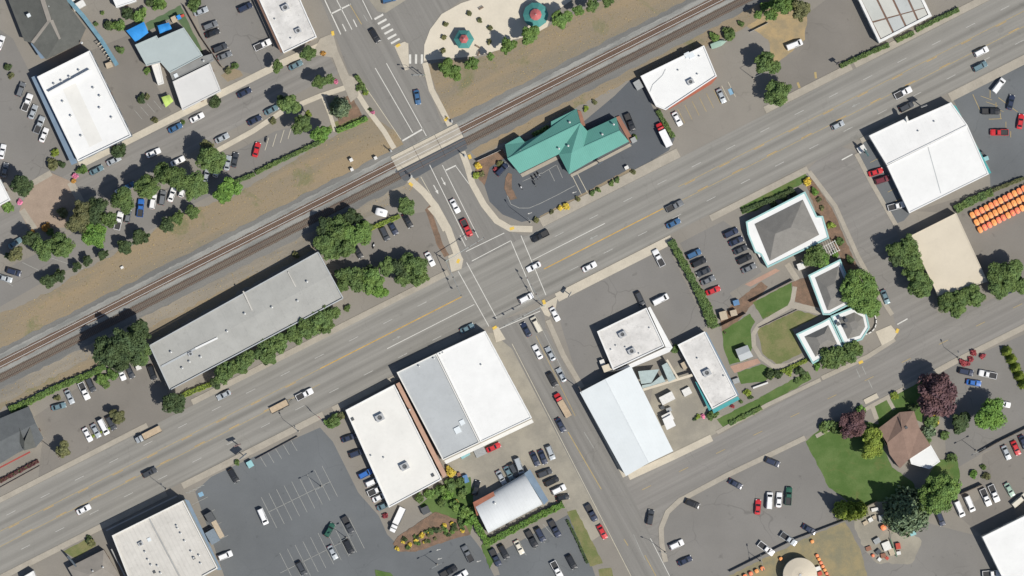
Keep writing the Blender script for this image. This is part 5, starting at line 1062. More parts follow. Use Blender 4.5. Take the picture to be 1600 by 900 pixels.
def crown_round(k, per, lsz, flat=.8, low=-.55):
    nl = rng.integers(4, 7); la = rng.uniform(0, 2 * np.pi) + np.arange(nl) * 2 * np.pi / nl + rng.normal(0, .35, nl); lr = rng.uniform(.34, .62, nl)
    lobe = np.stack([lr * np.cos(la), lr * np.sin(la), rng.uniform(-.25, .3, nl)], 1); lobe = np.concatenate([lobe, [[rng.normal(0, .12), rng.normal(0, .12), .3]]])
    c = unit(k * 3); c = c[c[:, 2] > low][:k]; c = lobe[rng.integers(0, len(lobe), len(c))] + c * rng.uniform(.22, .42, (len(c), 1)); c[:, 2] *= flat
    pos = []; nr = []
    for i in range(len(c)):
        u = unit(per); r = rng.uniform(.15, .30); q = c[i] + u * r * rng.uniform(.65, 1.08, (per, 1)); pos.append(q); nr.append(u * .8 + np.array([0, 0, .35]))
    u = unit(per * 5); pos.append(lobe[rng.integers(0, len(lobe), per * 5)] * .8 + u * rng.uniform(.05, .33, (per * 5, 1))); nr.append(u)  # oversized hidden inner leaves, added to block sunlight and deepen the tree's shadow
    sz = np.full(sum(len(p) for p in pos), lsz); sz[-per * 5:] = lsz * 2.6
    return leaves(np.concatenate(pos), np.concatenate(nr), sz[:, None], 'crown')
def crown_cone(n, lsz):
    t = rng.uniform(0, 1, n) ** 1.4; ang = rng.uniform(0, 2 * np.pi, n); lay = .82 + .18 * np.sin(t * 55) + .12 * np.sin(ang * 7 + t * 20); r = (1 - t) * lay * np.sqrt(rng.uniform(.25, 1, n)) + .02
    pos = np.stack([r * np.cos(ang), r * np.sin(ang), t], 1); nr = np.stack([np.cos(ang) * .7, np.sin(ang) * .7, np.full(n, .7)], 1); return leaves(pos, nr, lsz, 'crown')
CR = [crown_round(40 + 5 * i, 120, .062) for i in range(6)]; CRB = [crown_round(80, 150, .046) for i in range(4)]
SH = [crown_round(12, 70, .10, .8, -.1) for i in range(3)]; CO = [crown_cone(6500, .062) for i in range(2)]
def trunk_mesh(limbs):
    mb = MB(); mb.tube((0, 0, 0), (.02, .01, .55), .075, .055); mb.tube((.02, .01, .55), (0, 0, 1.0), .055, .03)
    for i in range(limbs): a = i * 2.4 + .3; z = .5 + .07 * i; mb.tube((.02, .01, z), (.33 * math.cos(a), .33 * math.sin(a), z + .28), .03, .012, 6)
    return mb.mesh('trunk', m_bark)
TR = [trunk_mesh(4), trunk_mesh(6)]
VZ = {'north': ('in the tree-shaded strip', 'brick crossing', (100, 300), 'trees in the shaded strip'), 'verge': ('on the railway verge edge', 'brick crossing', (100, 300), 'bushes along the verge'), 'st1': ('beside the tree-lined street', 'top junction', (560, 60), 'trees along the street'),
 'plaza': ('at the plaza edge', 'level crossing', (668, 226), 'trees at the plaza'), 'plot': ('in a plaza planter', 'level crossing', (668, 226), 'plaza planters'), 'h': ('beside the grey-roofed hall', 'signal junction', (785, 440), 'trees beside the grey hall'), 'hfront': ('in front of the grey hall', 'signal junction', (785, 440), 'row of trees in front of the hall'),
 'e': ('by the dirt patch', 'highway', (1230, 200), 'trees by the dirt patch'), 'd': ('behind the railway-side shop', 'dirt patch', (1220, 60), 'bushes behind the shop'), 'teal': ('beside the drive-through lot', 'signal junction', (785, 440), 'shrubs beside the drive-through'), 'i': ('beside the beige warehouse', 'orange drums', (1560, 330), 'trees beside the warehouse'),
 's': ('in the turquoise houses garden', 'highway', (1220, 270), 'plants in the garden'), 'u': ('beside the brown-roofed house', 'purple-leaved tree', (1466, 612), 'trees beside the brown-roofed house'), 'p': ('in the purple tree lot', 'side street', (1480, 540), 'plants in the lot'), 'w': ('in the gravelly lot', 'grey-roofed hall', (260, 580), 'plants in the gravelly lot'), 'k': ('beside the vaulted hall', 'cream-roofed building', (640, 720), 'plants beside the vaulted hall'), 'isl': ('on the planted island', 'vaulted hall', (790, 790), 'plants on the island'), 'nur': ('behind the nursery', 'blue canopies', (215, 50), 'shrubs behind the nursery'), 'sgn': ('by the roadside lot sign', 'signal junction', (785, 440), 'plants by the sign'), 'a': ('beside the big white roof', 'brick crossing', (100, 300), 'plants beside the white roof')}
def plant(zone, x, y, r, col, kind='tree', hf=None, zb=0.03, noun=None):
    """r in pixels; (x, y) is the crown's centre, so the base is straight below it"""
    m = r * S * (1.14 if kind == 'tree' else 1.05); ph, an, ap, gr = VZ[zone]; rz = random.uniform(0, 6.28)
    if kind == 'tree':
        hc = hf if hf else 1.15 * m + 3.0; t = empty('broadleaf_tree', P(x, y, hc)); t.location.z = zb; nm = 'tree'
        inst('trunk', random.choice(TR), t, loc=(0, 0, 0), rot=(0, 0, rz), scale=(m * .9 + .8, m * .9 + .8, hc + m * .3)); me = random.choice(CRB if r > 17 else CR)
        inst('crown', me, t, LEAF[col], loc=(0, 0, hc - zb), rot=(0, 0, rz), scale=(m * random.uniform(.96, 1.08), m * random.uniform(.94, 1.06), m * random.uniform(.9, 1.1)))
    elif kind == 'conifer':
        hh = hf if hf else 4.2 * m; t = empty('conifer_tree', P(x, y)); t.location.z = zb; nm = 'conifer'
        inst('trunk', TR[0], t, scale=(m * .6 + .6, m * .6 + .6, hh * .5)); inst('crown', random.choice(CO), t, LEAF[col], loc=(0, 0, hh * .08), rot=(0, 0, rz), scale=(m * 1.15, m * 1.15, hh))
    else:
        t = empty('shrub', P(x, y, m * .5)); t.location.z = zb; nm = 'shrub'
        inst('foliage', random.choice(SH), t, LEAF[col], loc=(0, 0, m * .45), rot=(0, 0, rz), scale=(m * 1.05, m, (hf or m * .9))); MB_stem(t, m)
    t['category'] = 'tree' if kind != 'shrub' else 'shrub'; t['group'] = gr
    PENDING.append((t, '%s %s %s' % (col, noun or {'tree': 'round tree', 'conifer': 'conical tree', 'shrub': 'shrub'}[kind], ph), an, ap, (x, y))); return t
_stem = MB().tube((0, 0, 0), (0, 0, .5), .05, .03, 6).mesh('stem', m_bark)
def MB_stem(t, m): inst('stem', _stem, t, scale=(m, m, m))
t5 = lambda x, y: T(0, 1, x, y)
for x, y, r, c in ((130, 250, 62, 'dark green'), (500, 455, 72, 'olive'), (600, 420, 62, 'dark green'), (680, 470, 48, 'green'), (590, 570, 66, 'bright green'), (200, 590, 48, 'dark green'), (265, 650, 62, 'green'), (385, 645, 68, 'green'), (920, 280, 66, 'green'), (775, 360, 66, 'green'), (1060, 205, 76, 'green'), (1310, 90, 76, 'green'), (1215, 265, 66, 'green'), (1435, 275, 55, 'bright green'), (1385, 320, 50, 'bright green'), (1290, 20, 40, 'olive'), (110, 690, 40, 'olive')):
    plant('north', *t5(x, y), r / 4 * 1.13, c)
for x, y, r, c in ((1205, 425, 40, 'green'), (1112, 458, 38, 'green'), (1045, 505, 46, 'dark green'), (880, 580, 50, 'dark green'), (775, 640, 48, 'dark green'), (645, 690, 32, 'dark green'), (545, 728, 30, 'dark green'), (478, 770, 28, 'dark green'), (370, 825, 40, 'dark green'), (310, 865, 45, 'dark green'), (60, 700, 30, 'dark green')):
    plant('verge', *t5(x, y), r / 4, c, 'tree', hf=r / 4 * S * 1.1 + 1.3, noun='bushy tree')
for x, y, r, c in ((345, 55, 28, 'yellow-green'), (332, 130, 40, 'olive'), (385, 130, 25, 'dark green'), (515, 165, 35, 'grassy green'), (738, 48, 50, 'dark green'), (52, 395, 38, 'grassy green'), (470, 200, 20, 'pink'), (125, 365, 20, 'pink'), (460, 232, 18, 'orange'), (285, 525, 30, 'orange'), (315, 550, 28, 'green'), (205, 548, 16, 'orange'), (395, 430, 36, 'olive')):
    plant('a', *t5(x, y), r / 4, c, 'shrub', noun='flowering shrub' if c in ('pink', 'orange') else None)
t1 = lambda x, y: T(0, 0, x, y)
for x, y, r, c in ((740, 165, 45, 'grassy green'), (870, 95, 50, 'grassy green'), (680, 160, 38, 'dark green'), (800, 85, 42, 'dark green'), (1000, 25, 45, 'grassy green'), (935, 15, 30, 'dark green'), (880, 618, 32, 'dark green'), (920, 605, 20, 'olive'), (1345, 640, 42, 'dark green'), (920, 440, 24, 'grassy green'), (1470, 410, 25, 'green'), (1425, 440, 25, 'olive'), (970, 750, 22, 'olive'), (1215, 20, 48, 'green'), (600, 150, 16, 'green'), (640, 80, 14, 'green'), (750, 315, 28, 'green'), (45, 420, 26, 'dark green'), (70, 470, 22, 'olive'), (1145, 765, 16, 'green')): plant('nur', *t1(x, y), r / 4, c, 'shrub')
t2_ = lambda x, y: T(1, 0, x, y)
for x, y, r, c in ((320, 335, 52, 'green'), (390, 515, 48, 'green'), (455, 495, 34, 'green'), (205, 640, 66, 'green'), (285, 775, 56, 'green'), (415, 845, 58, 'bright green'), (330, 715, 26, 'yellow-green'), (140, 410, 38, 'green'), (170, 645, 40, 'dark green')): plant('st1', *t2_(x, y), r / 4, c)
plant('st1', *t2_(525, 675), 14, 'blue-green', 'conifer', 9)
for x, y, r, c in ((650, 545, 26, 'green'), (685, 580, 20, 'yellow-green'), (105, 755, 24, 'olive'), (500, 510, 18, 'pink'), (730, 705, 14, 'pink'), (715, 685, 14, 'dark green'), (420, 335, 18, 'orange')): plant('st1', *t2_(x, y), r / 4, c, 'shrub')
for x, y, r in ((1180, 425, 52), (1240, 440, 50), (1350, 395, 40), (1570, 290, 48), (1465, 350, 26)): plant('plaza', *t2_(x, y), r / 4, 'grassy green')
for x, y, r, c in ((100, 215, 56, 'grassy green'), (315, 115, 55, 'grassy green'), (410, 65, 38, 'grassy green'), (500, 35, 38, 'green'), (600, 5, 36, 'green'), (15, 275, 20, 'grassy green')): plant('plaza', *T(2, 0, x, y), r / 4, c)
for x, y in ((1183, 152), (1175, 233), (1332, 84), (1396, 125), (1462, 175), (1460, 262), (1170, 318)): plant('plot', *t2_(x, y), 4.6, 'olive', 'shrub', zb=UP + .02)
for x, y, r, c in ((1360, 215, 45, 'green'), (1262, 235, 34, 'grassy green'), (1430, 150, 22, 'green'), (465, 680, 20, 'yellow-green'), (515, 640, 18, 'olive')): plant('d', *T(2, 0, x, y), r / 4, c, 'shrub')
for x, y, r, c in ((1600, 400, 68, 'green'), (1660, 580, 75, 'green')): plant('e', *T(2, 0, x, y), r / 4, c, hf=6)
for x, y, r, c in ((205, 65, 60, 'olive'), (80, 40, 50, 'grassy green'), (20, 90, 40, 'grassy green'), (130, 20, 45, 'grassy green'), (-60, 90, 30, 'grassy green')): plant('e', *T(3, 0, x, y), r / 4, c)
for x, y, r, c in ((945, 395, 58, 'green'), (440, 610, 70, 'green'), (520, 540, 80, 'green'), (620, 560, 85, 'grassy green'), (560, 640, 75, 'green'), (430, 520, 55, 'dark green'), (600, 460, 50, 'dark green'), (470, 670, 60, 'green'), (680, 520, 50, 'green'), (820, 760, 62, 'green'), (900, 770, 60, 'dark green'), (985, 760, 72, 'green'), (1010, 830, 58, 'green'), (930, 830, 55, 'green'), (560, 830, 60, 'green'), (630, 850, 62, 'green'), (720, 850, 66, 'grassy green'), (690, 800, 40, 'dark green'), (540, 890, 45, 'green'), (770, 915, 48, 'bright green')): plant('h', *t6(x, y), r / 4, c, hf=(r / 4 * S) * 1.0 + 1.6)
plant('h', *T(1, 1, 250, 690), 6, 'olive', 'shrub')
for x, y, r, c in ((1390, 540, 58, 'green'), (1440, 500, 50, 'green'), (1500, 480, 55, 'green'), (1560, 440, 52, 'green'), (1350, 590, 35, 'dark green')): plant('hfront', *T(0, 2, x, y), r / 4, c, hf=4.5)
for x, y, r, c in ((60, 400, 66, 'green'), (150, 350, 68, 'green'), (230, 300, 62, 'green'), (310, 260, 66, 'green'), (390, 210, 66, 'green'), (460, 160, 60, 'green'), (440, 230, 50, 'green'), (90, 440, 45, 'green')): plant('hfront', *T(1, 2, x, y), r / 4, c, hf=4.2)
plant('h', *T(1, 2, 568, 125), 6, 'green', 'shrub')
for x, y, r, c in ((690, 400, 95, 'dark green'), (800, 370, 105, 'dark green'), (860, 400, 75, 'green'), (750, 430, 90, 'dark green'), (880, 265, 65, 'dark green')): plant('w', *T(0, 2, x, y), r / 4, c)
plant('w', *T(0, 2, 1075, 715), 18, 'dark green', hf=7); plant('w', *T(0, 2, 730, 800), 11, 'olive', hf=3.5); plant('w', *T(0, 3, 395, 105), 11, 'olive', hf=3.5)
for x, y, r, c in ((640, 570, 42, 'grassy green'), (700, 545, 38, 'grassy green'), (360, 690, 22, 'olive'), (660, 600, 30, 'green')): plant('w', *T(0, 2, x, y), r / 4, c, 'shrub')
for x, y, r, c in ((1385, 135, 24, 'yellow'), (1375, 195, 24, 'yellow-green'), (1410, 190, 20, 'olive'), (1520, 120, 22, 'olive'), (1500, 160, 18, 'red')): plant('teal', *t6(x, y), r / 4, c, 'shrub')
for x, y, r, c in ((865, 725, 24, 'yellow'), (340, 390, 24, 'yellow'), (300, 400, 18, 'yellow'), (250, 425, 16, 'olive'), (410, 345, 18, 'olive'), (500, 305, 20, 'green'), (540, 285, 18, 'green'), (620, 245, 20, 'green'), (655, 225, 20, 'green'), (760, 175, 18, 'olive'), (150, 475, 20, 'olive')): plant('teal', *(T(2, 1, x, y) if y != 725 else (1176, 100)), r / 4, c, 'shrub') if y != 725 else None
for x, y, r, c in ((1135, 365, 18, 'grassy green'), (1310, 460, 0, 'yellow')): plant('teal', *tz(x, y - 80) , 4.5, c, 'shrub') if r else None
t8 = lambda x, y: T(3, 1, x, y)
for x, y, r, c in ((840, 650, 78, 'green'), (880, 720, 72, 'green'), (810, 720, 50, 'dark green'), (930, 840, 80, 'green'), (960, 900, 75, 'green'), (1430, 830, 75, 'green'), (1520, 820, 80, 'green'), (1590, 870, 60, 'green'), (1470, 890, 70, 'green')): plant('i', *t8(x, y), r / 4, c, hf=6)
for x, y, r, c in ((1120, 85, 72, 'green'), (1200, 60, 62, 'green'), (1290, 45, 58, 'green'), (1180, 120, 60, 'green')): plant('i', *T(3, 2, x, y), r / 4, c, hf=4.5)
for x, y, r, c in ((310, 700, 66, 'green'), (260, 715, 50, 'green'), (340, 720, 45, 'bright green')): plant('s', *t8(x, y), r / 4, c, hf=3.8)
for x, y, r in ((545, 840, 72), (580, 870, 75), (520, 900, 60)): plant('s', *t8(x, y), r / 4, 'grassy green', hf=6.5)
for x, y, r in ((560, 60, 78), (630, 80, 80), (620, 0, 70), (650, 120, 55)): plant('s', *T(3, 2, x, y), r / 4, 'grassy green', hf=6.5)
for x, y, r in ((400, 430, 66), (460, 420, 55), (530, 400, 60), (380, 470, 45)): plant('s', *T(3, 2, x, y), r / 4, 'green', hf=4.0)
for x, y, r, c in ((445, 610, 30, 'green'), (510, 725, 28, 'green'), (290, 300, 26, 'bright green'), (245, 235, 28, 'yellow'), (340, 400, 18, 'olive'), (395, 505, 26, 'yellow-green'), (320, 345, 18, 'olive'), (420, 690, 24, 'bright green'), (100, 330, 26, 'dark green'), (40, 375, 26, 'dark green'), (160, 310, 22, 'dark green')): plant('s', *t8(x, y), r / 4, c, 'shrub')
for x, y, r, c in ((310, 490, 26, 'bright green'), (200, 515, 34, 'dark green'), (230, 560, 28, 'green'), (60, 540, 32, 'dark green'), (10, 540, 34, 'dark green'), (130, 520, 28, 'yellow-green'), (180, 580, 20, 'green')): plant('s', *T(3, 2, x, y), r / 4, c, 'shrub')
for x, y, r, c in ((1475, 655, 26, 'yellow-green'), (1490, 680, 18, 'dark green'), (1430, 710, 14, 'green'), (1380, 740, 14, 'red'), (1250, 790, 38, 'green'), (1195, 800, 16, 'pink'), (1165, 805, 18, 'yellow-green'), (1145, 820, 14, 'dark green'), (1020, 385, 28, 'green'), (1330, 280, 10, 'olive')): plant('s', *T(2, 2, x, y), r / 4, c, 'shrub')
plant('p', 1466, 612, 33, 'purple', hf=8.5, noun='large-leaved round tree'); plant('u', 1333, 662, 20, 'purple', hf=5, noun='round tree'); plant('p', 1498, 660, 16, 'dark green', hf=4); plant('p', 1549, 645, 24, 'bright green', hf=7)
for x, y, r, c in ((1285, 405, 22, 'red'), (1340, 425, 20, 'red'), (1270, 445, 20, 'red'), (1218, 470, 26, 'red'), (1250, 472, 18, 'red')): plant('p', *T(3, 2, x, y), r / 4, c, 'shrub')
for x, y in ((1490, 395), (1520, 445), (1545, 497), (1568, 548), (1595, 600)): plant('p', *T(3, 2, x, y), 7.5, 'yellow-green', 'conifer', 3.6)
plant('u', 1361, 692, 19, 'yellow-green', hf=4.5); plant('u', 1316, 797, 13, 'yellow-green', 'conifer', 12); plant('u', 1329, 799, 13, 'yellow-green', 'conifer', 13); plant('u', 1342, 797, 12, 'yellow-green', 'conifer', 11)
plant('u', 1418, 798, 32, 'blue-green', 'conifer', 19); plant('u', 1405, 806, 22, 'blue-green', 'conifer', 14); plant('u', 1432, 792, 20, 'green', 'conifer', 13); plant('u', 1466, 772, 26, 'grassy green', 'tree', hf=9); plant('u', 1482, 765, 20, 'grassy green', hf=8); plant('u', 1447, 775, 18, 'grassy green', 'tree', hf=8)
for x, y, r, c in ((1290, 665, 12, 'green'), (1305, 668, 11, 'green'), (1345, 642, 9, 'bright green'), (1455, 660, 12, 'green'), (1452, 675, 12, 'blue-green'), (1445, 690, 9, 'green'), (1425, 638, 8, 'dark green'), (1462, 650, 5, 'yellow'), (1463, 660, 5, 'yellow'), (1521, 740, 7, 'bright green'), (1537, 730, 5, 'green'), (1542, 744, 7, 'olive'), (1443, 788, 10, 'bright green'), (1398, 618, 7, 'yellow-green'), (1488, 715, 9, 'green'), (1476, 680, 8, 'green')): plant('u', x, y, r, c, 'shrub')
for x, y, r, c in ((655, 778, 8, 'green'), (670, 772, 9, 'grassy green'), (690, 765, 11, 'grassy green'), (705, 757, 11, 'green'), (718, 752, 9, 'green'), (700, 772, 10, 'bright green'), (722, 770, 9, 'green'), (712, 790, 10, 'grassy green'), (725, 800, 12, 'grassy green'), (735, 815, 9, 'bright green'), (690, 785, 8, 'green'), (738, 795, 8, 'green')): plant('k', x, y, r, c, 'shrub')
for x, y, r, c in ((703, 738, 9, 'yellow'), (602, 806, 5, 'red'), (712, 785, 5, 'orange')): plant('k', x, y, r, c, 'shrub')
for i in range(46):
    u = random.random(); x = 620 + 104 * u; y = 853 - 32 * u + random.uniform(-9, 9); plant('isl', x, y, random.uniform(2.6, 5), random.choice(['green', 'green', 'yellow', 'dark green', 'olive', 'grassy green']), 'shrub', zb=.13)
for x, y, r, c in ((522, 657, 11, 'green'), (515, 663, 9, 'grassy green'), (532, 650, 8, 'olive'), (370, 722, 5, 'green'), (143, 848, 7, 'olive'), (139, 842, 6, 'dark green')): plant('sgn', x, y, r, c, 'shrub')
# hedges
def hedge(pts, wd, h, col, label, dens=26):
    """leafy hedge along a photo polyline, wd in pixels"""
    base = P(*pts[0]); base.z = .02; pos = []; nr = []; core = MB(); w = wd * S
    for i in range(len(pts) - 1):
        a = P(*pts[i]); b = P(*pts[i + 1]); d = b - a; L = d.length; d /= L; nn = Vector((-d.y, d.x, 0)); n = int(L * (w + 2 * h) * dens)
        u = rng.uniform(0, L, n); prof = rng.uniform(-1, 1, n) * (w / 2 + h); top_ = np.abs(prof) < w / 2
        off = np.where(top_, prof, np.sign(prof) * w / 2); zz = np.where(top_, h, h - (np.abs(prof) - w / 2)); bump = .14 * np.sin(u * 1.7 + i) + .1 * np.sin(u * 4.1); off = off * (1 + bump); zz = zz * (1 + .6 * bump) + rng.normal(0, .06, n)
        p = np.array(a - base)[None] + np.outer(u, d) + np.outer(off, nn); p[:, 2] = np.maximum(zz, .05); pos.append(p)
        q = np.where(top_, 0, np.sign(prof)); nr.append(np.outer(q, nn) + np.array([0, 0, .8]))
        m = Matrix.Translation(a - base) @ Matrix.Rotation(math.atan2(d.y, d.x), 4, 'Z'); core.box(0, L, -w * .38, w * .38, 0, h * .82, m)
    t = empty('hedge', base); tag(t, label, 'hedge', 'hedges'); f = inst('foliage', leaves(np.concatenate(pos), np.concatenate(nr), .17, 'foliage'), t, LEAF[col]); o = core.obj('inner_growth', LEAF['dark green'], t)
H_ = [([(15, 640 - 0), (45, 628), (90, 605), (140, 585), (165, 572)], 9, 1.5, 'grassy green', 'light green hedge between gravelly lot and railway'),
 ([T(0, 2, 1090, 700), T(0, 2, 1180, 655), T(0, 2, 1320, 600)], 7, 1.3, 'yellow-green', 'yellow-green hedge at the front of the grey hall'),
 ([T(1, 1, 700, 535), T(1, 1, 900, 450)], 6, 1.2, 'yellow-green', 'yellow-green hedge beside the white camper trailer'),
 ([(1048, 376), (1070, 415), (1092, 458), (1112, 510)], 10, 1.6, 'green', 'tall green hedge between two parking lots'),
 ([(1092, 455), (1105, 480), (1118, 512)], 12, 1.5, 'green', 'wide green hedge end near the narrow white building'),
 ([(764, 847), (800, 828), (850, 802), (880, 788)], 9, 1.9, 'bright green', 'bright green clipped hedge below the vaulted hall'),
 ([(738, 805), (750, 830), (764, 850)], 9, 1.6, 'bright green', 'bright green hedge beside the vaulted hall end'),
 ([(526, 205), (552, 195), (574, 184)], 6, 1.2, 'bright green', 'short clipped hedge below the conical tree'),
 ([(400, 270), (428, 256), (462, 240), (500, 222)], 6, 1.2, 'green', 'green hedge at the railway verge by the red sedan'),
 ([(366, 285), (398, 272)], 6, 1.3, 'green', 'short hedge piece at the strip of trees'),
 ([(556, 118), (566, 132), (572, 145)], 5, 1.2, 'green', 'short hedge at the street corner'),
 ([T(3, 0, 450, 415), T(3, 0, 600, 345), T(3, 0, 755, 280)], 6, 1.2, 'green', 'roadside hedge below the brownish lot'),
 ([T(3, 0, 800, 255), T(3, 0, 910, 205)], 6, 1.2, 'green', 'roadside hedge piece below the panel-roofed building'),
 ([T(3, 0, 925, 190), T(3, 0, 1050, 125), T(3, 0, 1190, 60)], 6, 1.2, 'green', 'roadside hedge beyond the panel-roofed building corner'),
 ([(1492, 328), (1515, 315), (1550, 300)], 11, 1.8, 'green', 'thick hedge between white store and orange drums'),
 ([(1550, 298), (1600, 278)], 5, 1.2, 'olive', 'thin scrub row above the orange drums'),
 ([(833, 222 - 10), (858, 199)], 7, 1.5, 'grassy green', 'hedge behind the teal-roofed restaurant'),
 ([T(2, 0, 910, 690), T(2, 0, 960, 780), T(2, 0, 1010, 860)], 6, 1.2, 'green', 'hedge between shop lot and drive-through'),
 ([(1160, 330), (1200, 314), (1240, 296)], 6, 1.0, 'dark green', 'dark foundation hedge above the turquoise-trimmed house'),
 ([(1140, 662), (1190, 637)], 6, .7, 'green', 'low hedge beside the garden pavement'),
 ([(1200, 590), (1262, 562)], 5, .8, 'yellow-green', 'yellow-green border hedge below the garden path'),
 ([(886, 812), (900, 840), (918, 880)], 3, .6, 'dark green', 'low dark hedge beside the narrow verge'),
 ([(1188, 12), (1215, 4), (1240, -6)], 10, 1.6, 'grassy green', 'scrubby hedge above the dirt patch'),
 ([(0, 752), (30, 752 - 16), (60, 737 - 17)], 5, .9, 'maroon', 'dark maroon hedge beside the highway'),
 ([(136, 686), (150, 679), (180, 664)], 3, .4, 'yellow-green', 'low weedy strip before the parked row')]
for h_ in H_: hedge(*h_)
# grass tufts on the verges: nobody could count them
gp = []
def scatter(poly, n):
    xs = [p[0] for p in poly]; ys = [p[1] for p in poly]; k = 0
    while k < n:
        x = random.uniform(min(xs), max(xs)); y = random.uniform(min(ys), max(ys)); ins = False; j = len(poly) - 1
        for i in range(len(poly)):
            if (poly[i][1] > y) != (poly[j][1] > y) and x < (poly[j][0] - poly[i][0]) * (y - poly[i][1]) / (poly[j][1] - poly[i][1]) + poly[i][0]: ins = not ins
            j = i
        k += 1
        if ins and abs(y - TB(x, 8)) > 34: gp.append(tuple(P(x, y, .08)))
scatter(NB + SB, 9000); scatter([(668, 100), (745, 92), (850, 45), (960, -10), (1270, -10), (1000, 122), (790, 222), (715, 215)], 5000)
gp = np.array(gp); o = bpy.data.objects.new('dry_grass_tufts', leaves(gp, np.tile([0, 0, 1.0], (len(gp), 1)), .14, 'dry_grass_tufts')); C.objects.link(o); o.data.materials[0] = leafmat('straw', (.25, .20, .11)); tag(o, 'dry grass tufts scattered over the railway verges', 'grass', None, 'stuff')
# ------------------------------------------------------------------ street furniture
m_pole = M('pole_grey', (0.30, 0.32, 0.32), .5, .1, 1, .4, metal=.3)
m_wood = M('pole_timber', (0.15, 0.11, 0.085), .9, .2, 1)
me_head = MB().box(0, .75, -.18, .18, -.08, .08).mesh('lamp_head', m_darkm)
def lamp(x, y, h, ang, an, heads=1, arm=1.8):
    t = empty('street_lamp', P(x, y, .05), R(ang)); t['category'] = 'street lamp'; t['group'] = 'street lamps'
    MB().lathe([(.28, 0), (.28, .5), (.2, .55)], 10).obj('base', m_walk2, t); MB().tube((0, 0, .5), (0, 0, h), .10, .06).obj('pole', m_pole, t)
    for k in range(heads):
        a = k * math.pi; e = (arm * math.cos(a), arm * math.sin(a), h + .15); MB().tube((0, 0, h - .05), e, .05, .04).obj('arm', m_pole, t); inst('lamp_head', me_head, t, loc=e, rot=(0, 0, a))
    t['label'] = an
for x, y, h, a, hd, an in ((467, 674, 9, 117, 1, 'street lamp on the highway kerb by the flag'), (260, 764, 9, 117, 1, 'street lamp at the tall cream building corner'), (1497, 559, 8, 110, 1, 'street lamp beside the red shrubs'), (1040, 863, 9.5, 160, 1, 'street lamp at the wide worn lot entrance'), (502, 760, 8.5, 27, 2, 'twin-headed lot lamp among the painted bays'), (541, 840, 8, 27, 2, 'twin-headed lot lamp between the parked pickups'), (1525, 704, 8, 27, 2, 'twin-headed lot lamp beside the parked vans'), (1189, 877, 7, 100, 2, 'twin-headed lamp at the yard fence'), (683, 882, 7, 27, 2, 'twin-headed lot lamp at the bottom entrance'), (829, 348, 12, 120, 1, 'tall lamp at the drive-through corner'), (656, 118, 8, 180, 1, 'street lamp below the gazebo plaza'), (1177, 122, 7.5, 27, 1, 'lamp in the railway-side shop lot')): lamp(x, y, h, a, an, hd)
def upole(x, y, h, label):
    t = empty('utility_pole', P(x, y, .05), R(-63)); tag(t, label, 'utility pole', 'utility poles'); MB().tube((0, 0, 0), (0, 0, h), .16, .11).obj('pole', m_wood, t); MB().box(-1.2, 1.2, -.06, .06, h - .7, h - .55).obj('crossarm', m_wood, t)
    for x_ in (-1, -.4, .4, 1): MB().tube((x_, 0, h - .55), (x_, 0, h - .3), .05).obj('insulator', w_white, t)
upole(97, 712, 13, 'timber utility pole in the thin roadside shrub'); upole(906, 608, 11, 'timber utility pole at the gabled hall corner'); upole(1342, 436, 10, 'timber utility pole beside the short side street')
# signals
m_sig = M('signal_yellow_black', (0.03, 0.03, 0.03), .5, .1, 1)
def signal(x, y, arms, label):
    t = empty('traffic_signal', P(x, y, UP + .03)); tag(t, label, 'traffic signal', 'traffic signals'); MB().lathe([(.3, 0), (.3, .25), (.15, .3)], 10).obj('base', m_walk2, t); MB().tube((0, 0, .25), (0, 0, 6.6), .15, .11).obj('pole', m_pole, t)
    for ax, ay, hs in arms:
        d = P(ax, ay) - P(x, y); L = d.length; d.normalize(); a = MB().tube((0, 0, 5.7), tuple(d * L + Vector((0, 0, 6.1))), .11, .06).obj('mast_arm', m_pole, t); rz = math.atan2(d.y, d.x)
        for k in hs:
            p = d * L * k + Vector((0, 0, 5.5)); s = MB().box(-.2, .2, -.18, .18, -.5, .5).obj('signal_head', m_sig, t); s.location = p; s.rotation_euler = (0, 0, rz)
            for j, c in enumerate(((.5, .03, .02), (.5, .33, .02), (.02, .3, .12))): l_ = MB().tube((0, -.18, 0), (0, -.21, 0), .11, n=10).obj('lens', M('lens_%d' % j, c, .3, 0, 1), s); l_.location = (0, 0, .32 - .32 * j)
    q = MB().box(-.3, .3, -.05, .05, -.2, .2).obj('street_name_plate', M('sign_green', (.02, .16, .08), .5, 0, 1), t); q.location = (.4, 0, 4)
signal(697, 408, [(722, 464, (.45, .7, .95)), (758, 371, (.6, .8, .97))], 'mast-arm traffic signal at the small lot corner'); signal(848, 478, [(822, 432, (.4, .7, .95)), (786, 510, (.5, .75, .96))], 'mast-arm traffic signal at the oil-stained lot corner')
signal(662, 118, [(643, 119, (.9,))], 'short-arm traffic signal below the gazebo plaza')
def gate(x, y, ang, label):
    t = empty('crossing_gate', P(x, y, .08), R(ang)); tag(t, label, 'crossing gate', 'crossing gates'); MB().tube((0, 0, 0), (0, 0, 4.2), .09).obj('mast', m_metal, t); MB().box(-.6, .6, -.05, .05, 3.5, 3.65).obj('crossbuck', w_white, t); MB().box(-.35, .35, -.3, .3, .3, 1.1).obj('gate_box', m_metal, t); MB().tube((.3, 0, 1.1), (.9, 0, 6.5), .06, .03).obj('gate_arm', w_white, t)
    for s in (-1, 1): MB().tube((s * .4, -.1, 2.9), (s * .4, .02, 2.9), .16).obj('warning_lamp', m_darkm, t)
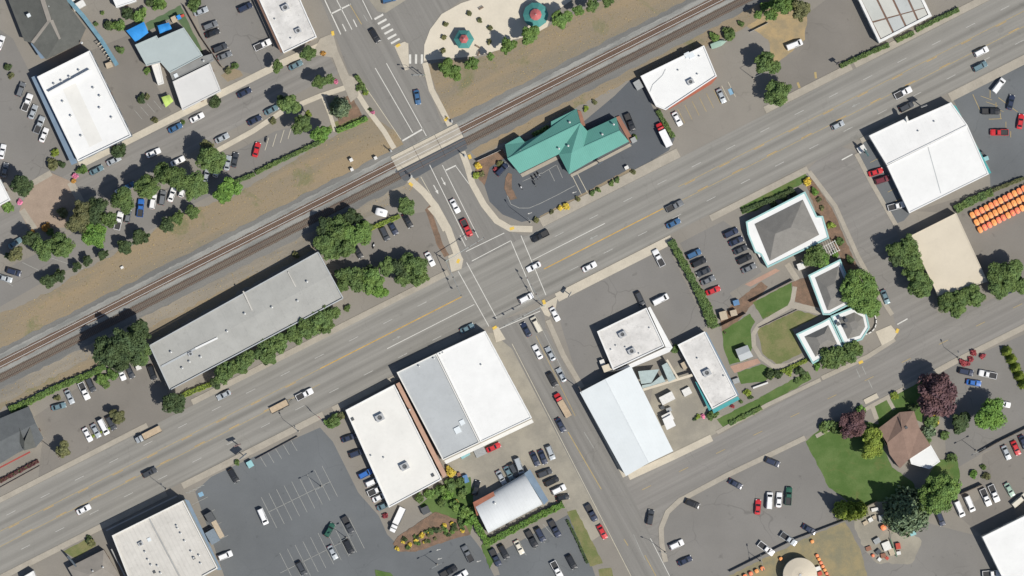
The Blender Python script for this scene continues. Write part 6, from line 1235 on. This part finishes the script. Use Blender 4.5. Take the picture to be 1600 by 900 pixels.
gate(611, 236, -60, 'railway crossing gate beside the northern sidewalk'); gate(727, 244, 120, 'railway crossing gate beside the drive-through bed'); gate(643, 276, 100, 'railway crossing gate at the southern sidewalk start'); gate(706, 190, -80, 'railway crossing gate below the plaza sidewalk')
# signs
def pylon(x, y, ang, w_, h, mat, label, z=4.5):
    t = empty('pylon_sign', P(x, y, .05), R(ang)); tag(t, label, 'sign', 'roadside signs'); MB().box(-.12, .12, -.12, .12, 0, z).obj('post', m_pole, t); MB().box(-w_ / 2, w_ / 2, -.18, .18, z, z + h).obj('sign_panel', mat, t); MB().box(-w_ / 2 - .06, w_ / 2 + .06, -.12, .12, z - .06, z + h + .06).obj('sign_frame', m_darkm, t)
pylon(114, 876, -50, 4.2, 2.2, w_blue, 'blue-grey roadside sign beside the small lawn', 2.2); pylon(1441, 167, 20, 2.0, 2.4, w_white, 'white pylon sign at the store front'); pylon(372, 695, 20, 2.2, 1.4, M('pink_sign', (.6, .3, .24), .6), 'pink and white sign at the large lot corner', 3.5); pylon(1352, 239, -60, 2.6, 1.8, m_tealtrim, 'teal sign beside the white store', 4); pylon(937, 255, 27, 1.6, 1.2, w_blue, 'small drive-through sign on the shrub strip', 2.5); pylon(1309, 100, 27, 1.4, 1.4, m_brown_t, 'small sign at the roadside hedge start', 2.5); pylon(1486, 172, 27, 1.6, 1.6, M('pink_panel', (.55, .25, .25), .6), 'pink sign at the store corner', 2.5); pylon(890, 460, 60, 1.8, 1.2, w_white, 'white sign on the pavement near the signals', 3); pylon(381, 712, 40, 2.6, 3.0, w_blue, 'tall dark sign above the parked SUV', 3)
t = empty('flagpole', P(506, 658, .05)); tag(t, 'flagpole with red white and blue flag by the highway', 'flagpole'); MB().tube((0, 0, 0), (0, 0, 8), .07, .04).obj('pole', w_white, t)
for k in range(7): MB().box(0, 2.4, -.02 - .0, .02, 6.2 + k * .2, 6.4 + k * .2, Matrix.Rotation(R(130), 4, 'Z')).obj('flag_stripe', M('flag_red', (.45, .03, .04), .8) if k % 2 == 0 else w_white, t)
MB().box(0, 1.0, -.03, .03, 6.95, 7.6, Matrix.Rotation(R(130), 4, 'Z')).obj('flag_canton', M('flag_blue', (.03, .04, .2), .8), t)
# fences
def fence(pts, h, mat, label, step=2.4, slat=True):
    base = P(*pts[0]); base.z = .03; t = empty('fence', base); tag(t, label, 'fence', 'fences')
    for i in range(len(pts) - 1):
        a = P(*pts[i]) - base; b = P(*pts[i + 1]) - base; a.z = b.z = 0; d = b - a; L = d.length; n = max(1, int(L / step)); rz = math.atan2(d.y, d.x)
        for k in range(n + 1): p = a + d * k / n; o = MB().box(-.05, .05, -.05, .05, 0, h + .08).obj('post', mat, t); o.location = p
        for k in range(n):
            p = a + d * k / n
            if slat: o = MB().box(.06, L / n - .06, -.02, .02, .08, h).obj('panel', mat, t)
            else:
                mb = MB()
                for z in (.1, h / 2, h - .03): mb.box(.05, L / n - .05, -.02, .02, z, z + .05)
                for q in range(10): mb.box(.05 + q * (L / n - .1) / 10, .08 + q * (L / n - .1) / 10, -.012, .012, .1, h)
                o = mb.obj('mesh_panel', mat, t)
            o.location = p; o.rotation_euler = (0, 0, rz)
m_fence = M('fence_timber', (0.20, 0.14, 0.10), .9, .2, 1)
fence([(288, 9), (316, 60), (348, 106)], 2.0, m_fence, 'brown timber fence between playground and lot'); fence([(1140, 893), (1240, 843), (1322, 812)], 1.25, m_darkm, 'dark mesh fence along the weedy yard', 3, True)
fence([(1530, 707), (1560, 690), (1605, 668)], 1.6, m_fence, 'dark fence above the parked vans'); fence([(1500, 772), (1534, 757)], 2, m_fence, 'short dark fence beside the white vans'); fence([(1350, 793), (1370, 783)], 2, m_fence, 'short fence between lawn and storage yard'); fence([(745, 252), (782, 235)], 1.8, w_white, 'white fence at the drive-through bed'); fence([(1125, 510), (1165, 490)], 1.6, m_brown_t, 'brown garden fence beside the shed lawn'); fence([(1172, 472), (1238, 438)], 1.5, m_brown_t, 'brown fence above the garden lawn'); fence([(1186, 512), (1245, 484)], .5, m_brown_t, 'low timber edging beside the courtyard'); fence([(1172, 50), (1200, 36)], 1.2, w_white, 'white fence behind the shop lot'); fence([(400, 717), (465, 682)], .9, m_brown_t, 'low rail along the top of the large lot'); fence([(1440, 785), (1460, 775)], 2.0, m_fence, 'short fence beside the tall pine'); fence([(0, 762), (62, 728)], .5, m_brown_t, 'low maroon wall along the highway')
# orange drums
m_or = [M('orange_plastic_%d' % i, c, .5, .08, 1.2, .4, rnd=.08) for i, c in enumerate([(.80, .24, .10), (.80, .32, .10), (.78, .20, .11)])]
def squarish(mb, e=3.2):
    out = []
    for x, y, z in mb.v:
        r = math.hypot(x, y)
        if r > 1e-6:
            c, s_ = abs(x / r), abs(y / r); k = (c ** e + s_ ** e) ** (-1 / e); x *= k * .94; y *= k * .94
        out.append((x, y, z))
    mb.v = out; return mb
me_drum = [squarish(MB().lathe([(.78, 0), (.84, .08), (.84, 1.15), (.80, 1.25), (.55, 1.33), (.16, 1.38)], 20)).mesh('shell', m) for m in m_or]; me_lid = MB().lathe([(.3, 1.35), (.3, 1.43), (.12, 1.46)], 10).mesh('lid', m_or[1]); me_rib = squarish(MB().lathe([(.86, .55), (.86, .68)], 20)).mesh('rib', m_or[2])
def drum(x, y, lab, gr, s=1.0, k=0):
    t = empty('orange_drum', P(x, y, .04), AANG); t.scale = (s * .98, s * (1.36 if gr.startswith('stored') else 1), s); tag(t, lab, 'drum', gr); inst('shell', me_drum[k], t); inst('lid', me_lid, t); inst('rib', me_rib, t)
for r_, (x0, y0) in enumerate(((1519, 336), (1525.5, 347.5), (1531, 359))):
    nm = ('row nearest the hedge', 'middle row', 'row beside the open gravel')[r_]
    for k in range(13): drum(x0 + 7.3 * k, y0 - 3.75 * k, 'orange drum in the %s, %s the beige warehouse' % (nm, (ORD + ['farthest from'])[k]), 'stored orange drums', .95, r_ % 3 if k % 3 else 1)
for k in range(9): drum(1276 + 3.0 * k + .6, 868 + 5.6 * k, 'orange drum in the line beside the tank, %s the mesh fence' % ORD[k], 'orange drums by the tank', .62, k % 3)
for k in range(6): drum(1191 - 9 * k, 888 + 4 * k, 'orange drum lined along the yard fence, %s the fence lamp' % ORD[k], 'orange drums by the fence', .8, k % 3)
drum(1380, 824, 'lower of two large orange drums by the pine', 'large drums by the pine', 1.1, 0); drum(1389, 819, 'upper of two large orange drums by the pine', 'large drums by the pine', 1.1, 0); drum(1269, 846, 'lone orange drum just inside the yard fence', 'lone drums', .7, 1); drum(1220, 873, 'orange drum between fence lamp and white tank', 'lone drums', .7, 1); drum(1364, 868, 'small orange drum beside the scrap trailer', 'lone drums', .6, 2)
t = empty('storage_tank', P(1249, 897, .04)); tag(t, 'round white storage tank with ribbed conical roof', 'tank'); MB().lathe([(5.2, 0), (5.2, 3.6)], 40).obj('shell', w_white, t); MB().lathe([(5.3, 3.6), (5.3, 3.7), (2.6, 4.5), (.3, 4.9)], 40).obj('roof', r_beige, t); MB().lathe([(.4, 4.85), (.4, 5.1)], 12).obj('vent', m_metal, t)
for i in range(12):
    a = i * math.pi / 6; MB().tube((5.2 * math.cos(a), 5.2 * math.sin(a), 3.74), (.4 * math.cos(a), .4 * math.sin(a), 4.93), .05, n=6).obj('roof_rib', r_beige, t)
# storage yard clutter
def crate(x, y, l_, w_, h, ang, mat, label, nm='crate', gr='yard clutter', lid=True):
    t = empty(nm, P(x, y, .045), R(ang)); tag(t, label, nm.replace('_', ' '), gr); MB().box(-l_ / 2, l_ / 2, -w_ / 2, w_ / 2, 0, h).obj('body', mat, t)
    MB().box(-l_ / 2 - .03, l_ / 2 + .03, -w_ / 2 - .03, w_ / 2 + .03, h, h + .06).obj('lid', mat, t) if lid else None
    for s in (-1, 1): MB().box(s * l_ * .3 - .05, s * l_ * .3 + .05, -w_ / 2 - .02, w_ / 2 + .02, .05, h * .9).obj('batten', mat, t)
mc = {k: M('clutter_' + k.replace(' ', '_'), v, .7, .15, 2) for k, v in {'white': (.62, .61, .58), 'grey': (.3, .31, .31), 'teal': (.25, .45, .47), 'red': (.42, .07, .05), 'green': (.06, .16, .1), 'rust': (.25, .12, .08), 'tan': (.42, .35, .26), 'black': (.03, .03, .03), 'blue': (.1, .2, .35), 'dark': (.08, .085, .09), 'slate': (.17, .21, .25)}.items()}
for i, (x, y, l_, w_, h, a, c, lab) in enumerate([(1367, 796, 2.2, 1, .8, 12, 'white', 'long white crate beside the lawn fence'), (1352, 817, 1.5, 1.1, .7, 30, 'tan', 'cream crate in the sandy storage yard'), (1360, 812, 1.3, 1.2, .9, 30, 'white', 'white crate next to the cream crate'), (1366, 808, 1.1, 1, .7, 20, 'tan', 'small tan crate beside the white crate'), (1377, 810, 1.6, 2.2, 1.1, 10, 'grey', 'grey machine crate above the orange drums'), (1425, 830, 1.8, 2.6, 1.2, 20, 'teal', 'pale teal bin under the tall pine'), (1370, 845, 2, 1.6, 1.0, 30, 'grey', 'grey machine part in the scrap heap'), (1385, 853, 2.4, 2.6, 1.0, 22, 'white', 'white slab crate in the scrap heap'), (1394, 862, 2.0, 2.0, .8, 22, 'tan', 'tan pallet in the scrap heap'), (1403, 853, 1.4, 1.8, 1.0, 10, 'red', 'red machine part in the scrap heap'), (1372, 862, 1.6, 1.2, .8, 40, 'dark', 'dark machine part in the scrap heap'), (1380, 868, 1.5, 1.3, .6, 10, 'rust', 'rusty part in the scrap heap'), (1374, 874, 1.0, 1.0, .5, 50, 'white', 'small white part in the scrap heap'), (1386, 872, .9, .9, .5, 50, 'red', 'small red part in the scrap heap'), (1404, 864, 1.2, 1.0, .7, 10, 'white', 'white box at the scrap heap edge'), (1357, 857, 1.6, 1.3, .5, 20, 'rust', 'rusty plate beside the scrap heap'), (1278, 888, 1.4, 1.2, 1.0, 20, 'white', 'white box beside the white tank'), (1281, 896, 1.3, 1.1, .9, 20, 'red', 'red box beside the white tank')]): crate(x, y, l_, w_, h, a, mc[c], lab)
t = empty('scrap_trailer', P(1396, 856, .045), R(-70)); tag(t, 'dark green frame trailer holding scrap', 'trailer'); MB().box(-3, 3, -.12, .12, .6, .9).obj('beam', mc['green'], t); MB().tube((-2.9, 0, .7), (-4.6, .8, .7), .08).obj('drawbar', mc['dark'], t)
for s in (-1, 1): inst('wheel', me_wheel, t, loc=(.8, s * .5, .33))
for (x, y, l_, w_, h, a, c, lab, nm) in [(1042, 622, 2.6, 4.4, 2.2, -63, 'white', 'white equipment cabinet in the service yard', 'equipment_cabinet'), (1045, 640, 1.6, 1.2, 1.3, 20, 'grey', 'grey equipment box below the cabinet', 'equipment_cabinet'), (1035, 637, 1.2, 1.0, 1.0, 20, 'dark', 'dark bin beside the cabinet', 'bin'), (1073, 612, 2.6, 2.2, 1.0, 27, 'white', 'pale concrete plinth in the service yard', 'plinth'), (1043, 652, 3.2, 2.6, 2.2, 27, 'white', 'white storage shed roof beside the gabled hall', 'shed'), (1071, 570, 2.4, 2.2, 1.6, 27, 'tan', 'tan utility box behind the glazed canopies', 'utility_box'), (1130, 493, 2.2, 2.6, 2, 15, 'tan', 'cream shed at the hedge end', 'shed'), (1146, 489, 2.0, 1.8, 1.6, 15, 'tan', 'cream box beside the garden fence', 'utility_box'), (1150, 473, 1.8, 1.6, 1.4, 15, 'blue', 'blue-grey bin at the garden fence', 'bin'), (941, 566, 1.4, 1.6, 1.5, 20, 'white', 'white freezer box at the square shop', 'freezer'), (948, 569, 1.6, 1.2, 1.2, 20, 'dark', 'dark bin beside the freezer box', 'bin'), (997, 133, 2.8, 2.2, 1.8, -60, 'grey', 'grey generator box beside the railway-side shop', 'generator'), (171, 102, 2.0, 1.7, 1.5, 20, 'tan', 'cream box at the end of the blue walkway', 'utility_box'), (124, 9, 4.0, 2.0, 2.2, 30, 'white', 'white shed beside the blue walkway', 'shed'), (111, 0, 2.2, 1.6, 1.5, 30, 'white', 'small white box above the blue walkway', 'utility_box'), (734, 798, .0, 0, 0, 0, 'tan', '', ''), (750, 706, 3.4, 2.6, .5, 25, 'grey', 'pale concrete pad behind the large hall', 'pad'), (727, 711, 3.0, 1.2, 1.0, 30, 'teal', 'teal-grey scrap stack behind the large hall', 'scrap_stack'), (665, 797, 2.4, 2.2, 1.6, 25, 'dark', 'dark dumpster beside the ivy bed', 'dumpster'), (728, 748, 1.4, 2.4, 1.3, 20, 'blue', 'blue-grey bin at the sandy yard edge', 'bin'), (717, 741, 1.0, 1.0, .9, 20, 'rust', 'small rusty box by the yellow shrub', 'utility_box'), (391, 725, 1.8, 2.0, 1.4, 30, 'teal', 'teal bin at the top of the large lot', 'bin'), (329, 808, 3.0, 2.4, 2.4, -60, 'dark', 'dark covered bin beside the tall cream building', 'bin'), (333, 838, 4.2, 3.0, 2.6, -60, 'slate', 'blue-grey shed roof beside the tall cream building', 'shed'), (340, 826, 6.2, 1.6, .5, -62, 'tan', 'tan timber ramp beside the tall cream building', 'ramp'), (979, 262, 1.2, 1.0, 1.2, 27, 'white', 'white utility box on the shrub strip', 'utility_box'), (990, 219, 1.6, 1.6, 1.4, 27, 'grey', 'grey utility box at the restaurant corner', 'utility_box'), (1251, 416, 2.2, 2.0, 2.0, 20, 'white', 'white utility shed between the turquoise houses', 'shed'), (1150, 595, 2, 1.5, 1.0, 20, 'grey', 'grey bin by the garden hedge', 'bin'), (1540, 248, 1.6, 1.2, 1.4, 20, 'teal', 'pale teal bin beside the white store', 'bin'), (1533, 240, 1.4, 1.0, 1.4, 20, 'dark', 'dark bin beside the white store', 'bin'), (180, 586, .0, 0, 0, 0, 'white', '', ''), (217, 574, 1.6, 1.4, 1.4, 20, 'white', 'white box at the grey hall corner', 'utility_box'), (1346, 233, 2.4, 2, 1.2, 30, 'white', 'white utility box by the teal sign', 'utility_box'), (549, 250, 1.0, 1.0, 1.4, 27, 'white', 'white relay box west of the crossing', 'relay_box'), (587, 247, .9, .9, 1.4, 27, 'white', 'white relay box near the crossing', 'relay_box'), (550, 265, .9, .9, 1.2, 27, 'white', 'small relay box beside the tracks', 'relay_box'), (191, 418, .9, .7, .6, 27, 'white', 'small white box on the dry verge', 'relay_box'), (608, 760, .6, .6, .6, 0, 'teal', 'small teal bin in the cream building row', 'bin'), (892, 447, 0, 0, 0, 0, 'white', '', '')]:
    if l_: crate(x, y, l_, w_, h, a, mc[c], lab, nm, 'yard equipment')
# pergola frame by the turquoise house, benches, play structure
t = empty('white_pergola', P(1299, 388, .05), R(27)); tag(t, 'white garden pergola beside the turquoise-trimmed house', 'pergola')
for k in range(6): MB().box(-2 + k * .75, -1.85 + k * .75, -1.9, 1.9, 2.4, 2.5).obj('slat', w_white, t)
for x, y in ((-1.8, -1.6), (1.8, -1.6), (-1.8, 1.6), (1.8, 1.6)): MB().box(x - .07, x + .07, y - .07, y + .07, 0, 2.4).obj('post', w_white, t)
for y in (-1.6, 1.6): MB().box(-2.1, 2.1, y - .06, y + .06, 2.28, 2.4).obj('beam', w_white, t)
t = empty('play_structure', P(276, 29, .05), R(25)); tag(t, 'colourful play structure with slide behind the nursery', 'play structure')
MB().box(-1.6, .2, -1, 1, 1.2, 1.35).obj('platform', mc['tan'], t); MB().box(.3, 1.5, -.8, .6, 2.2, 2.35).obj('roof', m_bluef, t); V = [(.2, -.4, 1.3), (.2, .4, 1.3), (2.6, .4, .2), (2.6, -.4, .2)]; mesh_obj('slide', V, [(0, 1, 2, 3)], mc['red'], t)
for x, y in ((-1.5, -.9), (-1.5, .9), (.15, -.9), (.15, .9)): MB().tube((x, y, 0), (x, y, 2), .06).obj('post', mc['green'], t)
m_curb = m_walk
t = empty('entrance_wall', P(1362, 510, .05), R(60)); tag(t, 'low white curved entrance wall beside the L-shaped house', 'wall')
for k in range(6): a = R(-50 + 20 * k); MB().box(-.9, .9, -.15, .15, 0, .8, Matrix.Translation((4.0 * math.sin(a), -4.0 * math.cos(a) + 3, 0)) @ Matrix.Rotation(a, 4, 'Z')).obj('wall_segment', w_white, t)
def bench(x, y, ang, lab):
    t = empty('bench', P(x, y, UP + .02), R(ang)); tag(t, lab, 'bench', 'plaza benches')
    for k in range(3): MB().box(-.8, .8, -.22 + k * .16, -.1 + k * .16, .42, .46).obj('slat', m_fence, t)
    MB().box(-.8, .8, .26, .30, .55, .85).obj('backrest', m_fence, t)
    for s in (-1, 1): MB().box(s * .65 - .04, s * .65 + .04, -.2, .26, 0, .42).obj('leg', m_darkm, t)
bench(752, 13, 30, 'plaza bench near the top road'); bench(746, 73, -30, 'plaza bench below the smaller gazebo'); bench(748, 84, 70, 'plaza bench at the dry verge edge')
for i, (x, y, a, lab) in enumerate(((1361, 623, 27, 'pale concrete ramp slab at the house front pavement'), (1188, 602, 20, 'white entrance sign wall by the garden'))): crate(x, y, 4.6 if i == 0 else 5, 1.6 if i == 0 else .5, .25 if i == 0 else 1.0, a, m_walk if i == 0 else w_white, lab, 'ramp' if i == 0 else 'sign_wall', 'garden fixtures', False)
finish_labels()
